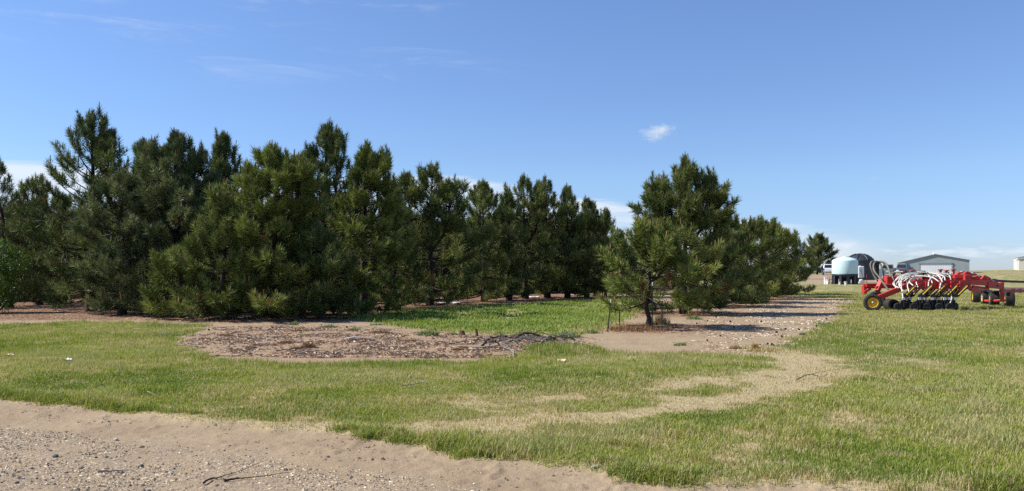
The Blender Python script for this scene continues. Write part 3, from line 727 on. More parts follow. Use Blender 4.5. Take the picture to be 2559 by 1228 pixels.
M_weedg = leafy('weed_leaves', [(0, (.10, .145, .055)), (.5, (.19, .235, .10)), (1, (.29, .32, .18))], .3, .6)
M_drycl = leafy('dry_needles', [(0, (.07, .032, .014)), (.5, (.17, .085, .036)), (1, (.33, .21, .11))], .2, .8)
M_straw = leafy('straw', [(0, (.22, .14, .06)), (.5, (.38, .26, .12)), (1, (.50, .38, .2))], .25, .8)
def tuft_plant(name, u, v, w, h, mat, label, cat, n=260, lean=.6, bw=.012, group=None):
    flat = w >= 50 and h <= 11; x0, y0 = gp(u, v); k = y0 / F; w *= k / 2; h *= k
    r = w * 1.25 * rng.rand(n) ** .6; a = rng.rand(n) * 2 * PI
    x, y = r * np.cos(a), r * np.sin(a) * .8; hh = h * (.25 + .85 * rng.rand(n)) * (1 - .35 * (r / w) ** 2)
    mk = masks(np.array([x0]), np.array([y0])); z0 = float(relief(np.array([x0]), np.array([y0]), mk)[0])
    c, t, ti = blades(x, y, np.zeros(n), hh, np.full(n, bw) * (.6 + .8 * rng.rand(n)), rng.rand(n), lean)
    o = link(name, np_mesh(name, c, t, [mat], tint=ti)); o.location = (x0, y0, z0)
    return tag(o, label, cat, group, 'stuff' if flat else None)
for u, v, w, h, l in [(1070, 838, 44, 30, 'grey green weed standing beside the split stump'), (2005, 838, 16, 10, 'small weed alone in the tree-row shadow gap'), (822, 818, 34, 12, 'small weed at the shaded edge of the largest pine'),
                      (1128, 836, 26, 14, 'low weed between the tall weed and the broken stump'), (1478, 832, 36, 16, 'pale weed tuft before the leaning post'),
                      (1420, 842, 60, 26, 'dense green weed behind the brush pile'), (735, 812, 20, 13, 'thin weed in front of the white scrap under the largest pine'),
                      (430, 816, 150, 11, 'long low mat of grey green weed at the lawn edge below the grove'), (420, 838, 76, 10, 'small mat of grey green weed where the lawn meets the brown litter'),
                      (1735, 800, 36, 14, 'little weed under the big conical pine'), (885, 826, 28, 13, 'little weed on the soil past the dry clumps'), (1700, 862, 26, 11, 'sparse weed on the bare soil before the young pine'),
                      (940, 812, 30, 10, 'thin weed at the clover corner in the grove shadow')]:
    tuft_plant('weed', u, v, w, h, M_weedg, l, 'weed', int(60 + w * 4), .8, .02 if w < 70 else .025, 'weeds on the bare soil')
for u, v, w, h, l in [(772, 868, 34, 22, 'rusty brown dry needle clump, tallest of those lying in the litter'), (712, 858, 32, 13, 'brown needle clump left of the tallest rusty one'), (952, 832, 52, 13, 'wide brown heap of dry needles before the clover patch'),
                      (740, 872, 24, 10, 'small reddish needle clump in front of the tallest rusty one'), (628, 870, 24, 8, 'flat brown needle clump nearest the lawn weeds'), (745, 828, 60, 8, 'flat row of reddish needles behind the rusty clumps'),
                      (905, 850, 60, 9, 'brown needle heap under the bleached stick'), (1145, 873, 30, 9, 'reddish needle clump before the brush pile'), (1020, 852, 60, 10, 'loose tan needle heap between stick and stump'),
                      (565, 840, 34, 7, 'reddish wisp of needles near the weed mat'), (1310, 842, 60, 22, 'reddish dry needles caught on top of the brush pile'), (1200, 875, 40, 8, 'pale splintered needles at the foot of the brush pile')]:
    tuft_plant('dry_clump', u, v, w, h, M_drycl, l, 'dry needles', int(160 + w * 7), .95, .009, 'dry needle clumps on the soil')
for u, v, w, h, l in [(1886, 872, 16, 22, 'upright orange dry grass tuft at the end of the worn track'), (1838, 872, 26, 18, 'slanting orange dry grass tuft beside the upright one'), (1600, 826, 130, 22, 'brown dry grass round the foot of the young pine'),
                      (1545, 822, 50, 15, 'brown dry grass at the leaning posts'), (1905, 878, 70, 10, 'flat straw coloured grass at the end of the worn track'), (1648, 812, 44, 40, 'tall dead grass stems between the middle posts'), (1740, 792, 60, 14, 'reddish dry grass round the trunk of the big conical pine')]:
    tuft_plant('dry_grass', u, v, w, h, M_straw if u > 1800 or u in (1648, 1545) else M_drycl, l, 'dry grass', int(200 + w * 6), .55, .008, 'dry grass tufts')
# ------------------------------------------------------------------ paints and plastics
M_red = worn('red_paint', (.50, .020, .014), (.38, .045, .034), .55, 3.2)
M_redd = worn('faded_red_paint', (.33, .045, .05), (.42, .11, .11), .6, 4)
M_rub = worn('tyre_rubber', (.022, .022, .022), (.06, .056, .05), .85, 7, bump=.004, spec=.2)
M_yel = worn('yellow_paint', (.78, .46, .012), (.66, .36, .02), .45, 5)
M_blk = worn('black_steel', (.012, .012, .013), (.035, .033, .032), .5, 6)
M_whh = worn('white_hose', (.70, .69, .64), (.52, .50, .44), .55, 3)
M_gryh = worn('grey_hose', (.13, .125, .098), (.20, .19, .15), .65, 5)
M_galv = worn('galvanised_steel', (.42, .43, .44), (.55, .55, .55), .45, 5, .6)
M_white = worn('white_plastic', (.78, .78, .76), (.70, .69, .66), .5, 1.5)
M_tank = worn('pale_tank_plastic', (.52, .70, .73), (.58, .75, .77), .45, .8)
M_btank = worn('black_tank_plastic', (.020, .022, .027), (.036, .039, .046), .5, .8)
M_navy = worn('dark_blue_plastic', (.012, .020, .034), (.02, .03, .045), .5, 1)
M_glass = worn('dark_glass', (.012, .016, .018), (.02, .025, .03), .12, 1)
M_wcar = worn('white_car_paint', (.70, .71, .72), (.62, .62, .62), .28, 1)
M_dcar = worn('dark_blue_car_paint', (.030, .045, .075), (.05, .065, .09), .25, 1)
M_gcar = worn('grey_green_car_paint', (.10, .125, .125), (.14, .165, .16), .3, 1)
M_tail = worn('tail_light', (.35, .01, .015), (.25, .01, .012), .3, 4)
M_chrome = worn('bumper_steel', (.45, .45, .46), (.55, .55, .55), .25, 3, .8)
M_rust = worn('rusty_steel', (.14, .045, .025), (.24, .09, .05), .8, 8)
def ribbed(name, col, scale, rough=.5):
    m, nt, b, out = newmat(name); tc = nt.nodes.new('ShaderNodeTexCoord')
    w = nd(nt, 'ShaderNodeTexWave', Scale=scale, Distortion=0.0); w.bands_direction = 'X'; nt.links.new(tc.outputs['Object'], w.inputs[0])
    n1 = noise(nt, tc.outputs['Object'], .4, 4); nt.links.new(ramp(nt, n1, [(.3, col), (.7, tuple(c * .88 for c in col))]), b.inputs['Base Color'])
    bp = nd(nt, 'ShaderNodeBump', Strength=.5, Distance=.03); nt.links.new(w.outputs['Fac'], bp.inputs['Height']); nt.links.new(bp.outputs[0], b.inputs['Normal'])
    b.inputs['Roughness'].default_value = rough; return m
M_barn = ribbed('barn_steel', (.27, .315, .325), 1.1)
M_barnr = ribbed('barn_roof_steel', (.42, .46, .48), 1.1)
M_doorw = ribbed('white_door_steel', (.66, .69, .71), .8)
M_shedw = ribbed('white_shed_steel', (.80, .78, .76), 1.0)
M_shedt = ribbed('tan_shed_steel', (.62, .57, .48), 1.0)

def wheel(parent, loc, r, w, axis, rim=M_yel, name='wheel', bulge=.10, dish=True):
    """axis: direction of the axle, pointing out of the dished side"""
    t = empty(name, (0, 0, 0)); t.parent = parent
    M = Matrix.Translation(Vector(loc)) @ Vector(axis).to_track_quat('Z', 'Y').to_matrix().to_4x4()
    rr = r * .60; h = w / 2
    b = MB(); b.lathe([(rr, -h * .8), (r * .80, -h), (r * .95, -h * .92), (r, -h * .6), (r, h * .6), (r * .95, h * .92), (r * .80, h), (rr, h * .8)], 32, M, caps=False)
    k = 26
    for i in range(k):                          # tread bars
        a = 2 * PI * i / k; c, s = math.cos(a), math.sin(a)
        for sg in (-1, 1):
            A = M @ Vector((c * r, s * r, sg * h * .12)); a2 = a + .10 * sg; B = M @ Vector((math.cos(a2) * r, math.sin(a2) * r, sg * h * .85)); b.bar(A, B, .02 * r / .35, .02)
    o = b.build('tyre', M_rub, t)
    b = MB(); b.lathe([(rr * .99, h * .78), (rr * .90, h * .80), (rr * .86, h * .45), (rr * .55, h * .25), (rr * .42, h * .42), (.0, h * .42)], 28, M, caps=False)
    b.lathe([(rr * .99, -h * .78), (rr * .88, -h * .6), (0, -h * .5)], 28, M, caps=False); b.build('rim', rim, t)
    b = MB(); b.lathe([(rr * .24, h * .40), (rr * .24, h * .75), (rr * .15, h * .85), (0, h * .86)], 14, M)
    for i in range(8):
        a = 2 * PI * i / 8; b.lathe([(rr * .05, h * .3), (rr * .05, h * .5), (0, h * .52)], 6, M @ Matrix.Translation((rr * .38 * math.cos(a), rr * .38 * math.sin(a), 0)))
    b.build('hub', M_galv if rim is M_yel else M_blk, t)
    return t

# ------------------------------------------------------------------ the red air seeder
SY = 34.4; SX = px(2182, SY); SG = gz(SX, SY)
seeder = tag(empty('air_seeder', (SX, SY, SG)), 'large red air seeder with arching white seed hoses and yellow wheel rims on the grass', 'farm machine')
def q(u, v, dy=0.0):
    Y = SY + dy; return Vector((px(u, Y) - SX, dy, CAMH - (v - V0) / F * Y - SG))
def part(mb, name, mat, bevel=.012): return mb.build(name, mat, seeder, bevel)
b = MB()                                                             # front wing: sloping beam, twin long beams
part(MB().bar(q(2196, 744, .35), q(2290, 705, .55), .16, .22), 'sloping_beam', M_red)
b = MB().bar(q(2282, 706, .55), q(2424, 707, .9), .16, .24); b.bar(q(2280, 718, .5), q(2424, 719, .85), .16, .16)
for u in (2291, 2316, 2352, 2380, 2402): b.bar(q(u, 703, .5), q(u, 722, .5), .16, .10)
for u in (2297, 2331, 2366, 2395): b.box(*sum([[c - .05, c + .05] for c in q(u, 712, .38)], []))
part(b, 'wing_beam', M_red)
b = MB().bar(q(2158, 716, 2.2), q(2300, 716, 2.4), .18, .19); b.bar(q(2300, 716, 2.4), q(2420, 708, 2.6), .18, .19)
b.bar(q(2164, 713, 1.7), q(2200, 713, 1.7), .14, .16)
b.bar(q(2232, 704, 2.9), q(2424, 699, 3.0), .16, .22); b.bar(q(2300, 694, 1.9), q(2400, 692, 2.0), .12, .16); b.bar(q(2330, 690, 2.2), q(2330, 712, 2.2), .14, .12); b.bar(q(2372, 688, 2.2), q(2372, 712, 2.2), .14, .12)
part(b, 'rear_beam', M_red)
b = MB().box(*sum([[c - d, c + d] for c, d in zip(q(2160, 724, 1.9), (.07, .12, .19))], [])); b.bar(q(2160, 730, 1.7), q(2176, 722, 1.7), .1, .1); b.bar(q(2158, 714, 1.8), q(2168, 714, 1.8), .12, .14)
part(b, 'tail_bracket', M_red)
b = MB().bar(q(2192, 728, 1.2), q(2204, 700, 1.4), .18, .20); b.bar(q(2188, 720, 1.2), q(2212, 716, 1.3), .12, .14); b.bar(q(2204, 700, 1.5), q(2204, 716, 2.2), .1, .12)
part(b, 'wheel_arm', M_red)
part(MB().box(*sum([[c - d, c + d] for c, d in zip(q(2222, 700.5, 2.7), (.27, .35, .18))], []), tp=(.93, .9)), 'red_housing', M_red, .03)
part(MB().box(*sum([[c - d, c + d] for c, d in zip(q(2213, 704, 2.33), (.08, .006, .018))], [])), 'maker_plate', M_yel, 0)
b = MB()
for u0, v0, d0, u1, v1, d1 in ((2290, 712, .6, 2300, 716, 2.4), (2352, 712, .7, 2356, 712, 2.5), (2416, 708, .9, 2418, 708, 2.7), (2240, 727, .45, 2250, 717, 2.3), (2330, 696, 1.4, 2410, 694, 1.6), (2384, 698, 1.0, 2384, 690, 2.0)):
    b.bar(q(u0, v0, d0), q(u1, v1, d1), .13, .15)
part(b, 'cross_beam', M_red)
b = MB().box(*sum([[c - d, c + d] for c, d in zip(q(2416, 704.5, .9), (.13, .10, .29))], [])); b.bar(q(2410, 690, .95), q(2424, 690, .95), .22, .1)
b.bar(q(2384, 692, 1.1), q(2416, 690, 1.0), .16, .17); b.bar(q(2390, 684, 1.2), q(2404, 682, 1.2), .12, .08)
part(b, 'hinge_plate', M_red)
b = MB()
for pts in ([(2386, 691), (2396, 681), (2402, 683), (2398, 692)], [(2404, 690), (2416, 678), (2424, 680), (2436, 689), (2424, 692)], [(2430, 697), (2443, 688), (2450, 699)], [(2452, 698), (2461, 687), (2470, 699)]):
    vs = [q(u, v, 1.05) for u, v in pts]; n = len(vs); b.add(vs + [v + Vector((0, .12, 0)) for v in vs], [tuple(range(n)), tuple(range(2 * n - 1, n - 1, -1))] + [(i, i + n, (i + 1) % n + n, (i + 1) % n) for i in range(n)])
part(b, 'lug_plate', M_red)
b = MB().bar(q(2422, 705, 1.0), q(2470, 708, 1.6), .16, .24); b.bar(q(2466, 712, 1.5), q(2503, 716, 2.0), .16, .26); b.bar(q(2503, 706, 2.0), q(2503, 725, 2.0), .16, .14)
b.bar(q(2424, 694, 1.8), q(2492, 706, 2.4), .12, .12); b.bar(q(2424, 722, 1.5), q(2448, 728, 2.6), .12, .17); b.bar(q(2430, 716, 1.2), q(2470, 722, 1.8), .10, .10)
part(b, 'front_frame', M_red)
part(MB().box(*sum([[c - d, c + d] for c, d in zip(q(2488, 714.5, 1.70), (.13, .012, .045))], [])), 'decal_plate', worn('decal', (.03, .02, .02), (.16, .08, .07), .5, 30), 0)
for u0, v0, u1, v1, dy in ((2430, 683, 2446, 692, 1.5), (2444, 690, 2468, 698, 1.6), (2460, 690, 2484, 703, 1.9), (2404, 680, 2432, 684, 1.7)):
    c = empty('hydraulic_cylinder', (0, 0, 0)); c.parent = seeder
    A, B = q(u0, v0, dy), q(u1, v1, dy + .15); m = A.lerp(B, .6)
    MB().tube([A, m], .055, 10).build('barrel', M_red, c); MB().tube([m, B], .03, 8).build('rod', M_galv, c)
    MB().tube([A - Vector((0, .09, 0)), A + Vector((0, .09, 0))], .045, 8).build('pin', M_galv, c)
for u, v0, v1, w in ((2281, 676, 684, 14), (2350, 673, 692, 9), (2365, 675, 690, 9), (2382, 673, 692, 10)):
    A, B = q(u, v1 + 14, 2.5), q(u, v0, 2.5); k = w * .018 / 2
    bb = MB().bar(A, B, .10, .10); bb.box(B.x - k, B.x + k, B.y - .1, B.y + .1, B.z - .06, B.z); part(bb, 'transport_rest', M_redd)
leg = MB().bar(q(2504, 718, 2.3), q(2504, 752, 2.6), .17, .18); part(leg, 'caster_leg', M_redd)
part(MB().tube([q(2462, 752, 5.2), q(2484, 752, 4.2), q(2500, 751.5, 2.9), q(2518, 751, 3.0)], .06, 10), 'axle', M_red, 0)
part(MB().bar(q(2500, 727, 2.2), q(2600, 727.5, 3.4), .12, .15).bar(q(2532, 722, 2.5), q(2532, 732, 2.5), .18, .05).bar(q(2548, 722, 2.7), q(2548, 732, 2.7), .18, .05), 'drawbar', M_redd)
part(MB().tube([q(2500, 720, 2.5), q(2600, 721, 3.6)], .035, 8).tube([q(2424, 720, 2.2), q(2462, 719, 2.8)], .05, 8), 'grey_pipe', M_galv, 0)
part(MB().tube(spline([q(2480, 699, 2.9), q(2496, 702, 3.0), q(2530, 704, 3.3), q(2610, 706.5, 3.9)], 12), .055, 10), 'air_duct', M_blk, 0)
# wheels: the big pair at the left, the casters at the right
r0 = q(2181, 776, 0).z
wheel(seeder, q(2181, 756.5, 0), .365, .34, (-.34, -.94, .0)); wheel(seeder, q(2190, 748.5, 1.35), .36, .34, (-.34, -.94, 0))
wheel(seeder, (q(2461.5, 742, 6.0).x, 6.0, .37), .37, .33, (-.9, .34, 0)); wheel(seeder, (q(2484, 745, 4.4).x, 4.4, .37), .37, .42, (-.9, .38, 0))
wheel(seeder, (q(2522, 747, 3.1).x, 3.1, .375), .375, .40, (-.9, .40, 0)); wheel(seeder, (q(2438, 736, 8.0).x, 8.0, .37), .37, .34, (-.9, .36, 0)); wheel(seeder, (q(2456, 735, 8.3).x, 8.3, .37), .37, .34, (-.9, .36, 0))
for u, v, dy in ((2461, 727, 5.9), (2484, 729, 4.3)):
    c = q(u, v, dy); part(MB().box(c.x - .19, c.x + .19, c.y - .3, c.y + .3, c.z - .03, c.z + .05), 'mud_scraper', M_blk)
# openers: trailing arm, coulter disc, packer wheel, yellow spring cylinder, white tag
def opener(u, dy, s=1.0, roller=False):
    o = empty('opener', (0, 0, 0)); o.parent = seeder
    bb = MB(); A = q(u + 44 * s, 716, dy); B = q(u + 12 * s, 744, dy - .1); W = q(u, 765, dy - .25); W.z = .165
    bb.bar(A, B, .10, .13); bb.bar(B, W + Vector((.10, .08, .05)), .05, .08); bb.bar(B, Vector((W.x + .26, W.y + .1, .10)), .04, .12)
    bb.bar(B + Vector((.05, 0, .0)), B + Vector((.03, 0, .14)), .10, .10); bb.bar(A, A + Vector((0, 0, .06)), .16, .12); bb.bar(B + Vector((-.04, -.05, -.02)), B + Vector((.22, -.05, .10)), .03, .05)
    bb.build('trailing_arm', M_blk, o, .01)
    wheel(o, W, .165, .11 if not roller else .5, (-.10, -1, 0), M_blk, 'packer_wheel')
    D = Vector((W.x + .26, W.y + .12, .17)); Mx = Matrix.Translation(D) @ Vector((-.12, -1, .05)).to_track_quat('Z', 'Y').to_matrix().to_4x4()
    MB().lathe([(.0, .012), (.05, .012), (.19, .0), (.05, -.012), (0, -.012)], 24, Mx).build('coulter_disc', M_blk, o)
    p0, p1 = A + Vector((-.04, -.09, .02)), B + Vector((.12, -.09, .12))
    MB().tube([p0, p1], .022, 8).build('spring_cylinder', M_yel, o)
    MB().box(B.x - .08, B.x + .04, B.y - .12, B.y - .09, B.z - .10, B.z + .01).build('white_tag', M_white, o)
    if dy > 1: MB().bar(p0.lerp(p1, .45) + Vector((-.08, 0, .07)), p0.lerp(p1, .8) + Vector((-.08, 0, .07)), .05, .04).build('tag_plate', M_white, o)
for u, dy in ((2244, .15), (2284, .10), (2316, .15), (2347, .1), (2373, .12), (2262, 1.15), (2300, 1.1), (2332, 1.15), (2362, 1.1), (2252, 2.1), (2290, 2.1), (2324, 2.15), (2356, 2.1)): opener(u, dy, 1 if dy < 1 else .9)
wheel(seeder, (q(2228, 755, .7).x, .75, .23), .23, .9, (-.10, -1, 0), M_blk, 'packer_roller')
wheel(seeder, (q(2340, 757, .9).x, .95, .21), .21, 1.0, (.25, -1, 0), M_blk, 'packer_roller')
for u, v, dy in ((2307, 684, 1.3), (2366, 687, 1.5)):
    h = empty('distribution_head', (0, 0, 0)); h.parent = seeder; c = q(u, v, dy); T = Matrix.Translation(c)
    MB().lathe([(.05, -.75), (.05, -.02), (.13, .0), (.16, .04), (.16, .09), (.10, .12), (0, .13)], 18, T).build('riser', M_blk, h)
    bb = MB()
    for i in range(10):
        a = 2 * PI * i / 10; bb.tube([c + Vector((.14 * math.cos(a), .14 * math.sin(a), .06)), c + Vector((.24 * math.cos(a), .24 * math.sin(a), .06))], .03, 6)
    bb.build('outlets', M_whh, h)
HO = [[(2306, 682), (2284, 686), (2258, 698), (2246, 712), (2258, 728)], [(2308, 683), (2318, 688), (2338, 700), (2346, 716), (2347, 740)], [(2366, 687), (2356, 694), (2352, 706), (2348, 722)], [(2306, 684), (2298, 690), (2280, 700), (2268, 712), (2272, 730)], [(2304, 682), (2270, 684), (2246, 692), (2235, 708), (2240, 722)], [(2304, 683), (2262, 688), (2240, 700), (2232, 711), (2246, 720)], [(2304, 684), (2275, 686), (2254, 697), (2253, 720), (2257, 746)],
      [(2305, 684), (2282, 689), (2264, 692), (2270, 715), (2277, 742), (2273, 760)], [(2306, 684), (2288, 692), (2264, 699), (2252, 711), (2258, 744)], [(2306, 683), (2304, 697), (2310, 712), (2315, 730), (2315, 752)],
      [(2308, 681), (2330, 688), (2352, 700), (2370, 722), (2378, 742), (2374, 760)], [(2308, 682), (2345, 683), (2370, 687), (2376, 697)], [(2308, 682), (2335, 684), (2358, 691), (2362, 701)],
      [(2307, 683), (2290, 681), (2266, 686), (2247, 700), (2250, 716)], [(2308, 683), (2322, 690), (2326, 698), (2330, 708)], [(2308, 683), (2340, 688), (2350, 695), (2355, 705)],
      [(2256, 706), (2275, 693), (2300, 690), (2330, 694), (2346, 704)], [(2243, 706), (2270, 685), (2310, 681), (2345, 684), (2374, 694)], [(2307, 684), (2284, 684), (2256, 694), (2240, 712), (2252, 718)],
      [(2366, 687), (2352, 690), (2340, 698), (2336, 710)], [(2366, 687), (2352, 686), (2334, 690), (2322, 702), (2320, 716)], [(2366, 686), (2374, 690), (2376, 700), (2372, 712)],
      [(2306, 686), (2296, 696), (2290, 706), (2294, 718)], [(2304, 686), (2280, 696), (2272, 704), (2282, 714)]]
for i, pts in enumerate(HO):
    d0 = 1.3 if pts[0][0] < 2340 else 1.5
    d1 = (.2, .9, .0, -.1, .4, -.1, -.2, 1.0, 1.6, 1.4)[i % 10]
    part(MB().tube(spline([q(u, v, d0 + (d1 - d0) * (k / (len(pts) - 1))) for k, (u, v) in enumerate(pts)], 20), .024, 7), 'seed_hose', M_whh, 0)
t = q(2190.5, 674, 2.0)
part(MB().box(t.x - .09, t.x + .09, t.y - .08, t.y + .08, t.z - .45, t.z + .37).bar(q(2178, 655, 2.0), q(2206, 655, 2.0), .08, .07), 'hose_tower', M_blk)
for pts in ([(2190, 654), (2178, 655), (2176, 667), (2185, 690), (2196, 706)], [(2191, 653), (2184, 660), (2184, 676), (2196, 692), (2206, 706), (2221, 726)], [(2196, 654), (2203, 666), (2208, 684), (2204, 704)],
            [(2199, 653), (2212, 657), (2220, 670), (2226, 692)], [(2204, 654), (2216, 664), (2226, 684), (2238, 706)], [(2187, 654), (2180, 664), (2182, 684), (2192, 700)]):
    part(MB().tube(spline([q(u, v, 2.0 - 1.2 * (k / (len(pts) - 1)) * (1 if pts[-1][0] > 2215 else .3)) for k, (u, v) in enumerate(pts)], 22), .040, 8), 'air_hose', M_gryh, 0)

# ------------------------------------------------------------------ tanks and yard things
def at(u, Y): X = px(u, Y); return (X, Y, gz(X, Y))
Y = 103; k = Y / F; t = tag(empty('liquid_tank', at(2111.5, Y)), 'pale blue white cylindrical tank on a dark legged base in the yard', 'tank')
R = 30.5 * k
MB().lathe([(R * .985, 1.26), (R, 1.34), (R, 2.35), (R * 1.0, 2.95), (R * .985, 3.04), (R * .80, 3.22), (R * .45, 3.40), (R * .2, 3.46), (0, 3.47)], 48).build('tank_body', M_tank, t)
MB().lathe([(R * .2, 3.42), (R * .2, 3.52), (R * .16, 3.56), (0, 3.57)], 20).build('lid', M_tank, t)
MB().lathe([(R * .96, 1.02), (R * 1.005, 1.06), (R * 1.01, 1.30), (R * .95, 1.31)], 48).build('base_ring', M_navy, t)
MB().lathe([(.25, .35), (R * .9, 1.0), (R * .9, 1.25)], 32).build('cone_bottom', M_navy, t)
for i in range(10):
    a = 2 * PI * (i + .3) / 10; Mx = Matrix.Rotation(a, 4, 'Z')
    MB().box(R * .72, R * .99, -.17, .17, 0, 1.08, Mx).build('leg', M_navy, t, .03)
MB().lathe([(R * .93, 0), (R * .93, .07)], 40).build('foot_ring', M_navy, t)
Y = 117; k = Y / F; t = tag(empty('water_tank', at(2148, Y)), 'big black ribbed dome-topped tank behind the pale tank', 'tank'); R = 33 * k
MB().lathe([(R, 0), (R, .9), (R * 1.012, .95), (R, 1.0), (R, 1.8), (R * 1.012, 1.85), (R, 1.9), (R, 2.65), (R * 1.02, 2.72), (R * .97, 2.86), (R * .80, 3.20), (R * .55, 3.50), (R * .28, 3.66), (0, 3.70)], 56).build('tank_body', M_btank, t)
b = MB()
for i in range(8):
    a = 2 * PI * i / 8 + .2; c, s = math.cos(a), math.sin(a)
    b.tube([(R * f * c, R * f * s, z) for f, z in ((1.0, 2.76), (.97, 2.88), (.80, 3.23), (.55, 3.53), (.28, 3.69))], .10, 8)
b.build('roof_rib', M_btank, t)
MB().lathe([(.35, 3.6), (.35, 3.76), (.3, 3.80), (0, 3.81)], 20).build('lid', M_btank, t)
Y = 108; k = Y / F; t = tag(empty('tote_tank', at(2149.5, Y)), 'small white upright poly tank between the pale tank and the black tank', 'tank')
MB().box(-.40, .40, -.40, .40, .62, 2.18).build('tank_body', M_white, t, .10); MB().lathe([(.12, 2.15), (.12, 2.24), (0, 2.25)], 14).build('lid', M_white, t)
for sx in (-1, 1):
    for sy in (-1, 1): MB().box(sx * .36 - .04, sx * .36 + .04, sy * .36 - .04, sy * .36 + .04, 0, .62).build('leg', M_blk, t)
MB().tube(spline([(-.1, -.43, 1.7), (.02, -.45, 1.3), (.14, -.45, .9), (.2, -.5, .5), (.3, -.6, .1)]), .022, 6).build('black_hose', M_blk, t); MB().bar((-.15, -.42, 1.72), (.08, -.42, 1.66), .03, .04).build('bracket', M_blk, t)
Y = 106; t = tag(empty('white_pump', at(2152, Y)), 'small white pump with round body on the soil beside the pale tank', 'pump')
MB().lathe([(.0, -.2), (.13, -.2), (.16, -.1), (.16, .1), (.13, .2), (0, .2)], 16, Matrix.Translation((0, 0, .34)) @ Matrix.Rotation(PI / 2, 4, 'Y')).build('pump_body', M_white, t); MB().box(-.3, .3, -.12, .12, 0, .16).build('base', M_white, t, .02); MB().tube([(.2, 0, .34), (.45, 0, .12)], .05, 8).build('outlet', M_white, t)
Y = 112; t = tag(empty('tote_tank', at(2200, Y)), 'pale translucent tote tank behind the looping grey hoses', 'tank')
MB().box(-.5, .5, -.5, .5, .14, 1.75).build('tank_body', worn('translucent_plastic', (.55, .62, .60), (.62, .68, .66), .5, 2), t, .06); MB().box(-.55, .55, -.55, .55, 0, .14).build('pallet', M_galv, t)
b = MB()
for z in (.4, .8, 1.2, 1.6): b.bar((-.53, -.53, z), (.53, -.53, z), .02, .03); b.bar((-.53, -.53, z), (-.53, .53, z), .02, .03)
for x in (-.5, -.17, .17, .5): b.bar((x, -.53, .1), (x, -.53, 1.72), .02, .03)
b.build('cage', M_galv, t)
Y = 103.5
def bucket(name, u, v, r, h, label, cat, mat=M_white, Y=None):
    Y = Y or 103; o = tag(empty(name, at(u, Y)), label, cat)
    MB().lathe([(r * .86, 0), (r * .93, h * .5), (r, h * .94), (r * 1.05, h * .95), (r * 1.05, h), (r * .9, h), (r * .88, h * .93), (0, h * .93)], 22).build('bucket_body', mat, o)
    MB().tube(spline([(-r, 0, h * .9), (-r * .8, -r * .5, h * .8), (0, -r * 1.05, h * .72), (r * .8, -r * .5, h * .8), (r, 0, h * .9)], 12), .008, 5).build('handle', M_galv, o); return o
bucket('barrel', 2063.5, 0, .24, .88, 'white plastic barrel standing left of the pale tank', 'barrel', Y=102.5); bucket('bucket', 2069.5, 0, .21, .66, 'white bucket half behind the white barrel and the rusty cart', 'bucket', Y=102.2)
bucket('bucket', 2098.5, 0, .13, .37, 'white pail against the dark tank base, farther from the seeder', 'bucket', Y=100.5); bucket('bucket', 2113.5, 0, .15, .46, 'white pail on the grass before the tank base, nearer the seeder', 'bucket', Y=97)
t = tag(empty('hand_cart', at(2075, 102)), 'rusty little frame cart beside the pale tank', 'cart')
b = MB()
for x in (-.22, .22):
    for z in (.22, .62): b.bar((x, -.2, z), (x, .3, z), .03, .03)
    b.bar((x, -.2, .05), (x, -.2, .95), .03, .03); b.bar((x, .3, .05), (x, .3, .8), .03, .03)
for z in (.22, .62, .9): b.bar((-.22, -.2, z), (.22, -.2, z), .03, .03)
b.build('cart_frame', M_rust, t); MB().box(-.24, .24, -.2, .3, .63, .66).build('shelf', M_rust, t); wheel(t, (.27, .1, .12), .12, .06, (1, 0, 0), M_rust); wheel(t, (-.27, .1, .12), .12, .06, (-1, 0, 0), M_rust)
t = tag(empty('red_post', at(2165.5, 104)), 'thin red marker post before the black tank', 'post'); MB().tube([(0, 0, 0), (0, 0, 1.2)], .025, 6).build('post_shaft', M_redd, t); MB().tube([(0, 0, 1.2), (-.06, 0, 2.0)], .015, 6).build('whip_rod', M_blk, t)

